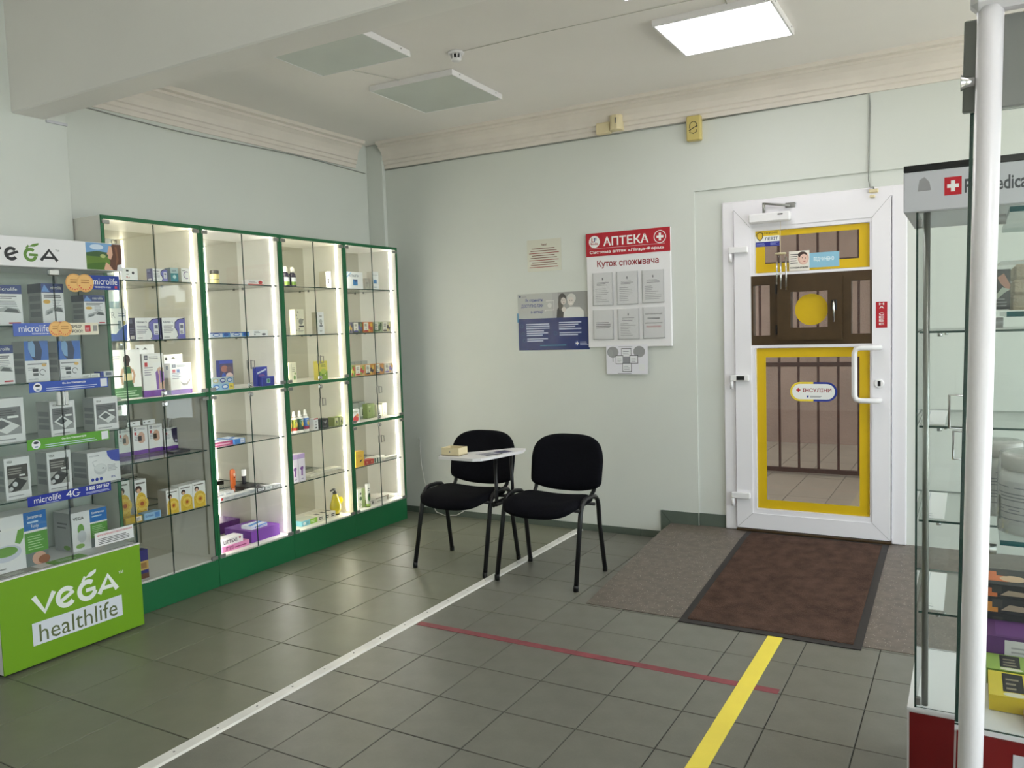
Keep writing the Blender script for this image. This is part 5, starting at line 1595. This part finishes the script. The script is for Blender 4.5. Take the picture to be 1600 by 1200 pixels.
def medals(a, c, r):
    for k in c:
        a.circ(k, .5, r, (222, 168, 100)).circ(k, .5, r * .86, (234, 186, 116)).lines(k - r * .3, .5, k + r * .3, .75, 2, (180, 120, 60), .4, 0)
        for q in range(7):
            w = math.radians(205 + q * 22)
            a.circ(k + r * .72 * math.cos(w) * a.h / a.w, .5 + r * .72 * math.sin(w), r * .09, (214, 80, 60), 6)


MB_BL = (28, 60, 150)
banner('banner', 'dark blue banner with white script', 2.345, 2.507, 1.700, 1.768, lambda a: a.text('microlife', .17, .36, .93, .82, WHITE).text('ТОНОМЕТРИ РОКУ', .2, .12, .72, .24, WHITE, True).rect(.84, .1, .92, .28, (190, 60, 80)), MB_BL)
a = Art(.145, .094); medals(a, (.32, .68), .46)
b = MB().art(a, (VX - .001, 2.232, 1.682), UY, UZ, UX)
part(b, 'medal_sticker', M['print'], t, 'two overlapping gold medals')
banner('banner', 'violet blue and cream banner', 1.985, 2.382, 1.486, 1.543, lambda a: a.rect(.56, 0, 1, 1, (226, 220, 200)).text('microlife', .06, .32, .40, .86, WHITE).text('ТОНОМЕТРИ №1', .2, .12, .4, .22, WHITE, True).text('ВИБІР', .66, .56, .79, .82, DK, True).text('РОКУ!', .67, .18, .80, .44, DK, True).rect(.83, .25, .90, .78, (190, 50, 60)).lines(.84, .35, .89, .65, 2, WHITE).rect(.93, .28, .985, .76, (150, 150, 146)), (84, 108, 186))
a = Art(.122, .074); medals(a, (.34, .66), .48)
b = MB().art(a, (VX + .0003, 2.135, 1.478), UY, UZ, UX)
part(b, 'medal_sticker', M['print'], t, 'two overlapping gold medals')


def f_online(a):
    a.circ(.10, .5, .42, (236, 236, 240)).ell(.10, .66, .03, .12, (40, 46, 60)).rect(.08, .2, .12, .34, (120, 140, 170))
    a.text('On-line тонометрія', .40, .58, .70, .84, WHITE, True).lines(.2, .12, .86, .5, 2, (200, 210, 230), .35, .1).rect(.895, .1, .985, .9, (226, 228, 232))


banner('banner', 'blue banner with round white icon', 2.035, 2.413, 1.231, 1.278, f_online, (52, 84, 176))
banner('banner', 'green banner with round white icon', 2.008, 2.402, .975, 1.023, f_online, (92, 160, 48))
banner('banner', 'deep blue banner with a telephone number', 1.992, 2.392, .723, .769, lambda a: a.text('microlife', .07, .25, .38, .85, WHITE).text('4', .44, .2, .51, .9, WHITE).ring(.56, .54, .34, .004, WHITE, 40, 330).lines(.57, .45, .62, .6, 1, WHITE).text('0 800 507 567', .68, .5, .98, .88, WHITE, True).lines(.68, .15, .98, .4, 2, (200, 206, 230), .4, .1).lines(.2, .08, .4, .2, 1, (190, 200, 230)), (24, 44, 150))
banner('service_card', 'white card with a red heading', 2.292, 2.496, .466, .532, lambda a: a.text('ЦЕНТР СЕРВІСНОГО ОБСЛУГОВУВАННЯ', .05, .70, .96, .86, (196, 50, 70), True).lines(.08, .12, .92, .6, 4, (70, 70, 76), .4, .2), (232, 232, 232))
case_v = t

VM = 'monitor boxes in the lime case'


def f_mon(a):
    a.rect(0, .78, 1, 1, (48, 66, 128)).poly([(.0, .80), (.15, .98), (.38, .8)], (110, 150, 214)).text('microlife', .42, .86, .90, .94, WHITE)
    a.lines(.1, .66, .9, .75, 2, (90, 90, 96), .5, .2).ell(.22, .56, .16, .05, (222, 170, 70)).lines(.48, .46, .9, .63, 4, (150, 150, 156), .4)
    a.poly([(.12, .22), (.5, .34), (.96, .30), (.9, .42), (.62, .46), (.14, .34)], (176, 176, 178)).poly([(.2, .24), (.46, .30), (.44, .36), (.2, .31)], (120, 124, 126)).poly([(.56, .34), (.92, .31), (.86, .40), (.66, .43)], (90, 92, 96)).rect(.66, .04, .94, .08, (190, 50, 66))


def s_grey(dark):
    def f(a):
        if dark: a.rect(0, .78, 1, 1, (62, 70, 92))
        for k in range(3): a.rect(.12, .2 + .19 * k, .9, .33 + .19 * k, (138, 142, 146))
    return f


def f_face(a):
    a.rect(0, .52, 1, 1, (62, 112, 196)).poly([(.18, 1), (.16, .8), (.26, .62), (.40, .52), (.66, .52), (.74, .75), (.62, 1)], (40, 60, 96)).poly([(.18, .98), (.16, .8), (.28, .62), (.42, .6), (.44, .9), (.36, 1)], (130, 170, 214))
    a.lines(.1, .42, .9, .48, 1, (110, 110, 116)).ell(.78, .40, .10, .04, (226, 180, 110)).lines(.1, .28, .5, .38, 2, (170, 170, 176))
    a.rect(.28, .24, .52, .32, (66, 68, 74)).rect(.30, .14, .52, .21, (90, 92, 98)).ring(.70, .22, .07, .003, (80, 80, 86), 0, 300).text('microlife', .1, .04, .5, .09, (130, 136, 150))


def f_scr(a):
    a.rect(.08, .18, .92, .80, (112, 112, 116)).poly([(.08, .18), (.92, .18), (.92, .34), (.5, .42), (.08, .36)], (150, 150, 152)).lines(.14, .62, .85, .76, 3, (70, 70, 74), .5).rect(.6, .55, .86, .60, WHITE)
    a.poly([(.14, .42), (.46, .58), (.88, .36), (.56, .2)], (226, 226, 226)).poly([(.24, .42), (.46, .53), (.66, .42), (.44, .32)], (90, 92, 96)).lines(.12, .06, .86, .12, 1, (150, 150, 154)).text('VEGA', .1, .86, .3, .92, (120, 120, 120), True)


def f_dark(a):
    a.rect(.1, .50, .9, .82, (62, 58, 56)).rect(.1, .18, .9, .50, (170, 168, 164)).lines(.14, .60, .8, .78, 3, (150, 146, 140), .5).rect(.56, .54, .78, .58, WHITE)
    a.poly([(.10, .34), (.46, .52), (.86, .40), (.56, .20), (.2, .18)], (38, 38, 42)).circ(.38, .36, .06, (216, 216, 218)).ell(.22, .26, .08, .05, (206, 206, 208)).lines(.1, .07, .9, .12, 1, (150, 150, 154)).text('VEGA', .1, .88, .32, .94, (60, 66, 60), True)


def f_neb(a):
    a.poly([(.60, 1), (.62, .85), (.72, .70), (.86, .62), (1, .60), (1, 1)], (36, 60, 170)).text('microlife', .06, .86, .36, .92, (110, 114, 124)).ell(.38, .44, .20, .18, (206, 206, 210)).ell(.38, .48, .17, .12, (222, 222, 224)).ell(.46, .46, .03, .015, INK)
    a.stroke([(.2, .54), (.15, .70), (.3, .74)], .006, (206, 206, 210)).lines(.6, .34, .92, .56, 5, (150, 150, 156), .4)
    for k in range(3): a.circ(.12 + .13 * k, .13, .055, (36, 60, 170))
    a.text('IPX', .70, .1, .84, .16, (60, 80, 160), True)


def vbox(lb, y0_, y1_, sh, h, d, f, dark=False, x=-3.72, s=None):
    z = VZ[sh] if sh else .431
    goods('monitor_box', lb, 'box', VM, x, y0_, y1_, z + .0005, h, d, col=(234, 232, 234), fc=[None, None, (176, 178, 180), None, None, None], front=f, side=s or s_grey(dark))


vbox('blue topped monitor box cut by the picture edge, top shelf of the lime case', 1.885, 2.074, 1, .180, .11, f_mon, True)
vbox('blue topped monitor box, middle of three on the top shelf', 2.163, 2.267, 1, .192, .11, f_mon, True)
vbox('blue topped monitor box, under the two gold medals', 2.365, 2.474, 1, .142, .10, f_mon, True)
vbox('blue topped monitor box at the picture edge, second shelf', 1.880, 2.018, 2, .172, .10, f_mon, True)
vbox('white box with blue face photo and two grey devices, second shelf middle', 2.067, 2.176, 2, .186, .10, f_face)
vbox('white box with blue face photo, second shelf nearest the green cabinet', 2.220, 2.331, 2, .182, .09, f_face)
vbox('large white box with grey device photo at the picture edge, third shelf', 1.86, 2.046, 3, .198, .10, f_scr)
vbox('white box with grey device photo behind the chrome door handle', 2.163, 2.283, 3, .164, .11, f_scr)
vbox('white box with grey device photo, third shelf nearest the green cabinet', 2.380, 2.505, 3, .162, .09, f_scr)
vbox('white box with a black device on dark ground at the picture edge', 1.942, 2.054, 4, .187, .09, f_dark)
vbox('white box with a black device on dark ground, beside the nebuliser box', 2.132, 2.246, 4, .186, .09, f_dark)
vbox('wide white nebuliser box with a blue corner, fourth shelf', 2.328, 2.497, 4, .153, .13, f_neb)
for k, yy in enumerate((2.335, 2.383)):
    goods('pill_box', 'tiny white pack on the second shelf of the lime case, ' + ('beside the face box', 'beside the blue pack')[k], 'box', 'tiny packs in the lime case', -3.73, yy, yy + .045, VZ[2] + .0005, .018, .05, front=lambda a: a.lines(.1, .2, .9, .8, 2, (140, 140, 146)))
goods('pill_box', 'tiny blue and white pack on the second shelf of the lime case', 'box', 'tiny packs in the lime case', -3.73, 2.432, 2.50, VZ[2] + .0005, .026, .05, col=(226, 228, 232), fc=[None, None, (40, 60, 150), None, None, None], front=lambda a: a.rect(0, 0, .25, 1, (40, 60, 150)).rect(.4, .2, .85, .8, (120, 130, 150)))


def f_inh(big):
    def f(a):
        s = .62 if big else .52
        a.rect(s, .66, 1, 1, (30, 112, 190)).text('Інгалятор', s + .06, .86, .93, .93, WHITE, True).lines(s + .06, .79, .9, .83, 1, (190, 214, 236), .8)
        a.rect(s, .24, 1, .62, (86, 152, 54)).lines(s + .05, .30, .95, .58, 6, (170, 206, 150), .35).rect(s, 0, 1, .24, (110, 120, 120)).ell(s + .22, .12, .12, .12, (206, 160, 140)).ell(s + .3, .08, .10, .08, (150, 90, 60))
        if big:
            a.text('Family', s + .12, .68, .86, .76, WHITE).text('VEGA', .0, .76, .26, .84, (40, 50, 40), True)
            a.ell(.30, .34, .26, .15, (206, 208, 222)).ell(.30, .37, .20, .09, (118, 166, 76)).poly([(.46, .5), (.52, .72), (.62, .74), (.60, .56), (.54, .46)], (110, 166, 66)).text('3', .04, .06, .08, .13, (200, 40, 50), True).lines(.11, .06, .32, .12, 1, (150, 150, 150))
        else:
            a.text('VEGA', .06, .80, .36, .88, (40, 50, 40), True).ell(.26, .55, .09, .14, (118, 166, 76)).ell(.28, .36, .12, .16, (206, 208, 214)).ell(.22, .12, .12, .06, (140, 180, 90))
    return f


vbox('large white inhaler box with blue and green panel on the lime case floor', 1.85, 2.125, 0, .250, .14, f_inh(True), x=-3.745)
vbox('smaller white inhaler box with grey side and green panel on the lime case floor', 2.262, 2.450, 0, .190, .14, f_inh(False), x=-3.785, s=lambda a: a.lines(.2, .6, .8, .8, 2, (120, 122, 124)).ell(.7, .1, .2, .06, (120, 160, 80)))
for k, (ya, yb, lb) in enumerate(((1.86, 2.03, 'grey printed leaflet lying under the large inhaler box'), (2.10, 2.26, 'green printed leaflet lying at the lime case glass'))):
    goods('leaflet', lb, 'leaflet', 'leaflets in the lime case', -3.662, ya, yb, .4315, .003, .07, col=((150, 146, 140), (110, 168, 60))[k], top=lambda a: a.lines(.2, .2, .8, .8, 3, (220, 224, 214)))

# ================================================================== RED BASED CASE BY THE DOOR (case A)
AX0, AX1, AY0, AY1 = -.150, .85, 2.45, 2.93
t = empty('display_case', (AX0, AY0, 0), 'tall glass display case with grey header and red base near the door mat', 'display case')
b = MB()
b.box(AX0, AX1, AY0 + .004, AY1, .01, .345)
part(b, 'base_cabinet', M['white'], t)
pbox('base_front', M['red'], t, AX0 + .006, AX1 - .006, AY0 + .001, AY0 + .004, .012, .338)
pbox('base_top', M['white'], t, AX0, AX1, AY0, AY1, .345, .352)
pbox('plinth', M['black'], t, AX0 + .02, AX1 - .02, AY0 + .03, AY1 - .02, 0, .01)
pbox('header_box', M['silver'], t, AX0 - .012, AX1, AY0 - .008, AY1, 1.732, 1.838, r=.002)
pbox('header_strip', M['black'], t, AX0 - .012, AX1, AY0 - .009, AY1, 1.838, 1.856, r=.002, )
hw = AX1 - AX0 + .012
a = Art(hw, .106)
g2 = lambda x: (x - AX0 + .012) / hw
h2 = lambda z: (z - 1.732) / .106
a.rect(g2(-.065), h2(1.768), g2(-.025), h2(1.815), (196, 30, 44)).rect(g2(-.0497), h2(1.777), g2(-.0403), h2(1.806), WHITE).rect(g2(-.0585), h2(1.7870), g2(-.0315), h2(1.7965), WHITE)
b = MB().art(a, (AX0 - .012, AY0 - .008, 1.732), UX, UZ, (0, -1, 0))
part(b, 'cross_emblem', M['print'], t, 'red square with a white cross')
a = Art(hw, .106)
a.text('Promedica', g2(-.018), h2(1.770), g2(.120), h2(1.806), (70, 72, 78), True)
b = MB().art(a, (AX0 - .012, AY0 - .008, 1.732), UX, UZ, (0, -1, 0))
part(b, 'header_lettering', M['print'], t, 'grey lettering')
a = Art(hw, .106)
a.poly([(g2(-.128), h2(1.785)), (g2(-.124), h2(1.815)), (g2(-.112), h2(1.822)), (g2(-.100), h2(1.808)), (g2(-.096), h2(1.786))], (158, 156, 158))
b = MB().art(a, (AX0 - .012, AY0 - .008, 1.732), UX, UZ, (0, -1, 0))
part(b, 'sticker_residue', M['print'], t, 'grey trace of a removed sticker')
for nm, q in (('side_glass', (AX0 + .018, AX0 + .023, AY0 + .008, AY1 - .008, .352, 1.732)), ('side_glass', (AX1 - .023, AX1 - .018, AY0 + .008, AY1 - .008, .352, 1.732)), ('back_glass', (AX0 + .023, AX1 - .023, AY1 - .010, AY1 - .005, .352, 1.732)),
              ('glass_door', (AX0 + .018, .000, AY0 + .002, AY0 + .007, .356, 1.730)), ('glass_door', (.004, AX1 - .018, AY0 + .002, AY0 + .007, .356, 1.730))):
    part(glass_sheet(MB(), *q), nm, [M['glassb'], M['edge']], t)
AZ = (1.411, 1.150, .886, .625)
for z in AZ:
    part(glass_sheet(MB(), AX0 + .026, AX1 - .026, AY0 + .03, AY1 - .02, z - .006, z), 'glass_shelf', [M['glassb'], M['edge']], t)
    b = MB(); b.tube([(-.075, AY0 + .05, z - .016), (-.075, AY0 + .05, z - .006)], .006, n=8); b.tube([(-.060, AY0 + .06, z - .012), (-.060, AY0 + .06, z - .006)], .004, n=8)
    part(b, 'shelf_support', M['chrome'], t)
b = MB(); b.tube([(-.107, AY0 + .035, .352), (-.107, AY0 + .035, 1.732)], .0085, n=10)
part(b, 'chrome_post', M['alu'], t)
b = MB()
b.tube([(-.010, AY0 + .002, 1.240), (-.010, AY0 - .02, 1.240), (-.050, AY0 - .022, 1.240), (-.050, AY0 - .022, 1.152), (-.010, AY0 - .02, 1.152), (-.010, AY0 + .002, 1.152)], .0035, n=6)
b.bbox(-.016, -.006, AY0 - .024, AY0, 1.146, 1.246, r=.002)
part(b, 'door_handle', M['chrome'], t)
b = MB()
b.tube([(.012, AY0 + .008, 1.142), (.012, AY0 - .012, 1.142), (-.040, AY0 - .012, 1.142), (-.040, AY0 - .012, 1.068), (.012, AY0 - .012, 1.068), (.012, AY0 + .002, 1.068)], .003, n=6)
part(b, 'door_handle', M['chrome'], t)
for z_ in (.362, 1.69):
    b = MB(); b.bbox(AX0 + .022, AX0 + .034, AY0 + .000, AY0 + .014, z_, z_ + .022, r=.002)
    part(b, 'hinge', M['grey'], t)
for k, z in enumerate(AZ[1:]):
    goods('leaflet', 'narrow white leaflet lying on the ' + ('upper', 'middle', 'lowest')[k] + ' glass shelf behind the chrome post', 'leaflet', 'white leaflets in the red based case', -.062, 2.50, 2.87, z + .0005, .002, .052, col=(234, 234, 234), top=lambda a: a.ring(.1, .6, .25, .004, (150, 152, 160), 0, 200).rect(.02, .88, .98, .92, (190, 194, 200)))

# ================================================================== NEAREST CASE WITH WHITE POST (case B)
BX0, BX1, BY0, BY1 = -.0310, .85, 1.425, 2.05
t = empty('display_case', (0, 1.6, 0), 'nearest glass display case with white tubular corner post and red base', 'display case')
b = MB(); b.box(BX0, BX1, BY0 + .012, BY1, .01, .792)
part(b, 'base_cabinet', M['white'], t)
pbox('base_front', M['red'], t, BX0 + .003, BX1 - .003, BY0 + .009, BY0 + .012, .012, .786)
pbox('base_top', M['white'], t, BX0, BX1, BY0 + .010, BY1, .792, .800)
pbox('base_label', M['silver'], t, .050, .22, BY0 + .008, BY0 + .009, .58, .766)
pbox('plinth', M['black'], t, BX0 + .02, BX1 - .02, BY0 + .05, BY1 - .02, 0, .01)
b = MB(); b.tube([(-.0082, 1.388, 0.0), (-.0082, 1.388, 1.895)], .0172, n=20)
part(b, 'corner_post', M['pvc'], t, 'white tubular corner post')
b = MB(); b.tube([(BX1 - .02, 1.388, 0.0), (BX1 - .02, 1.388, 1.895)], .0172, n=16)
part(b, 'corner_post', M['pvc'], t)
pbox('top_rail', M['pvc'], t, -.034, BX1, 1.368, 1.408, 1.890, 1.934, r=.010)
pbox('header_panel', mat('grey_acrylic', (136, 137, 134), 0.3), t, -.0415, BX1, 1.410, 1.425, 1.757, 1.890, r=.002)
for nm, q in (('front_glass', (BX0, BX1, BY0, BY0 + .006, .800, 1.757)), ('side_glass', (BX0, BX0 + .005, BY0 + .010, BY1, .800, 1.868)), ('side_glass', (BX1 - .005, BX1, BY0 + .010, BY1, .800, 1.868))):
    part(glass_sheet(MB(), *q), nm, [M['glassb'], M['edge']], t)
BZ = (1.615, 1.458, 1.105)
for z in BZ:
    part(glass_sheet(MB(), .024, BX1 - .01, BY0 + .010, BY1 - .25, z - .008, z), 'glass_shelf', [M['glassb'], M['edget']], t)
    b = MB(); b.tube([(BX0 + .006, BY0 + .018, z - .017), (.020, BY0 + .018, z - .017)], .008, n=12)
    part(b, 'shelf_support', M['grey'] if z > 1.2 else M['alu'], t)
b = MB(); prof_k = [(-.026, .006), (-.036, .008), (-.043, .013), (-.044, .014)]
b.tube([(x_, 1.386, 1.794) for x_, r_ in prof_k], [.0065, .008, .0115, .012], n=14)
part(b, 'door_knob', M['chrome'], t)
t.rotation_euler.y = .0153

# goods in the nearest case (on glass shelves at 1.458, 1.105 and on the base at 0.800)
t = empty('towel_pack', (.14, 1.54, 1.459), 'folded beige towel in clear wrap with a dark picture card', 'towel')
b = MB()
for k in range(3):
    b.bbox(.052 + .002 * k, .24, 1.470, 1.62, 1.4595 + k * .0235, 1.4595 + (k + 1) * .0235 - .0003, r=.004)
part(b, 'folded_towel', M['towel'], t)
a = Art(.022, .062); a.rect(0, 0, 1, 1, (66, 66, 68)).poly([(.2, .8), (.6, .9), (1, .6), (.9, .45), (.4, .65)], (200, 146, 126)).poly([(0, .3), (.5, .55), (1, .5), (.6, .4), (.2, .25)], (196, 204, 190)).lines(.1, .08, .9, .32, 3, (150, 150, 152))
b = MB().box(.030, .052, 1.471, 1.473, 1.461, 1.523, col=(60, 60, 62)).art(a, (.030, 1.471, 1.461), UX, UZ, (0, -1, 0))
part(b, 'picture_card', M['print'], t)
part(MB().bbox(.027, .245, 1.464, 1.626, 1.4592, 1.536, r=.012), 'clear_wrap', M['wrap'], t)


def jar(x, y, r, h, label, lab=True):
    z = 1.1055
    t = empty('powder_jar', (x, y, z), label, 'jar', 'wrapped white jars')
    part(MB().lathe([(r * .96, z), (r, z + .006), (r, z + h * .70), (r * .94, z + h * .76), (r * .86, z + h * .78)], x, y, n=28, col=(236, 236, 236)), 'jar_body', M['gloss'], t)
    part(MB().lathe([(r * .9, z + h * .78), (r * .95, z + h * .79), (r * .95, z + h * .94), (r * .90, z + h * .97)], x, y, n=28, col=(222, 218, 214)), 'jar_lid', M['gloss'], t)
    if lab:
        b = MB()
        n0 = 16
        for k in range(n0):
            a0 = math.radians(-168 + 150 * k / n0); a1 = math.radians(-168 + 150 * (k + 1) / n0)
            zz = lambda f: z + h * f
            rr = r + .0006
            b.poly([(x + rr * math.cos(w), y + rr * math.sin(w), q) for w, q in ((a0, zz(.12)), (a1, zz(.12)), (a1, zz(.66)), (a0, zz(.66)))], (222, 220, 222))
            rr += .0003
            for f in (.18, .26, .30, .34, .42, .46, .50, .58):
                if random.random() < .85:
                    b.poly([(x + rr * math.cos(w), y + rr * math.sin(w), q) for w, q in ((a0, zz(f)), (a1, zz(f)), (a1, zz(f + .014)), (a0, zz(f + .014)))], (150, 150, 158))
            if k == 0:
                b.poly([(x + rr * math.cos(w), y + rr * math.sin(w), q) for w, q in ((a0, zz(.15)), (a1, zz(.15)), (a1, zz(.45)), (a0, zz(.45)))], (70, 84, 84))
        part(b, 'jar_label', M['print'], t)
    part(MB().lathe([(r * 1.02, z - .0003), (r * 1.03, z + h * .74), (r * .99, z + h * .98), (r * .8, z + h * 1.0)], x, y, n=20), 'clear_wrap', M['wrap'], t)


jar(.098, 1.515, .058, .128, 'nearest wrapped white jar with printed label on the glass shelf')
jar(.046, 1.632, .036, .130, 'wrapped white jar standing behind the nearest jar')
jar(.140, 1.640, .050, .122, 'wrapped white jar deep behind, beside the upright one')


def f_sole(c, lab):
    def f(a):
        a.rect(0, 0, 1, 1, c).rect(.12, .2, .30, .95, DK).lines(.15, .3, .27, .85, 3, (150, 140, 120)).ell(.22, .10, .10, .08, (226, 222, 200)).ell(.60, .75, .2, .2, DK).poly([(.4, .3), (.65, .5), (1, .45), (1, .2), (.55, .15)], (206, 160, 120)).poly([(.5, .12), (.75, .3), (.9, .18), (.62, .04)], (220, 214, 200))
    return f


def lying(name, label, x0_, x1_, y0_, y1_, z, h, col, top, front=None, cat='box', fcol=None):
    b = MB().box(x0_, x1_, y0_, y1_, z, z + h, col=fcol or col, fc=[None, None, None, None, None, col])
    a = Art(x1_ - x0_, y1_ - y0_); top(a); b.art(a, (x0_, y0_, z + h), UX, UY, UZ)
    if front:
        a = Art(x1_ - x0_, h); front(a); b.art(a, (x0_, y0_, z), UX, UZ, (0, -1, 0))
    return tag(b.build(name, M['print'], origin=(x0_, y0_, z)), label, cat, 'insole boxes on the case floor')


lying('insole_box', 'yellow insole box with black label lying at the case front', .030, .20, 1.505, 1.610, .8005, .026, (222, 194, 40), f_sole((226, 204, 60), 1), lambda a: a.rect(0, 0, 1, 1, (206, 178, 30)))
lying('insole_box', 'light green insole box behind the yellow one', .028, .20, 1.613, 1.688, .8005, .028, (150, 180, 70), f_sole((156, 186, 84), 1), lambda a: a.rect(0, 0, 1, 1, (110, 140, 50)))
lying('insole_box', 'purple box with a white panel behind the green insole box', .026, .20, 1.691, 1.785, .8005, .060, (90, 40, 110), lambda a: a.rect(.1, .1, .95, .9, (110, 60, 130)), lambda a: a.rect(.18, .12, 1, .92, (216, 210, 214)).ell(.58, .62, .12, .1, (120, 80, 70)).ell(.62, .3, .1, .08, (60, 50, 50)).lines(.24, .4, .45, .8, 3, (170, 164, 170)))
for k, (z_, h_, xr, c_) in enumerate(((.8005, .072, .118, (40, 120, 120)), (.873, .030, .116, (214, 140, 60)), (.9035, .026, .112, (206, 110, 60)))):
    lying('insole_box', ('teal and black insole box, lowest of the black stack', 'orange and black insole box, middle of the black stack', 'red and black insole box on top of the black stack')[k], .020, xr, 1.79, 1.90, z_, h_, (34, 34, 40), lambda a: a.rect(.05, .2, .5, .8, c_).ell(.6, .4, .25, .2, (200, 170, 140)).rect(.3, .55, .5, .95, (50, 46, 44)),
          lambda a: a.rect(.02, .05, .3, .7, c_).poly([(.35, .2), (.5, .6), (.95, .5), (.9, .2)], (170, 150, 130)).rect(.2, .35, .38, .9, (60, 58, 56)))
lying('insole_box', 'tan insole box with black corner lying at the case edge', .078, .22, 1.442, 1.500, .8005, .012, (196, 150, 110), lambda a: a.rect(.5, .3, 1, 1, DK).ell(.25, .6, .15, .2, (226, 196, 160)).ell(.3, .25, .1, .12, (226, 206, 180)))
lying('pill_box', 'small pink and tan pack beside the black insole stack', .130, .20, 1.80, 1.88, .8005, .085, (190, 120, 110), lambda a: a.rect(.2, .2, .8, .8, (214, 180, 150)), lambda a: a.rect(.1, .1, .9, .5, (206, 170, 130)).lines(.15, .6, .85, .9, 2, WHITE))
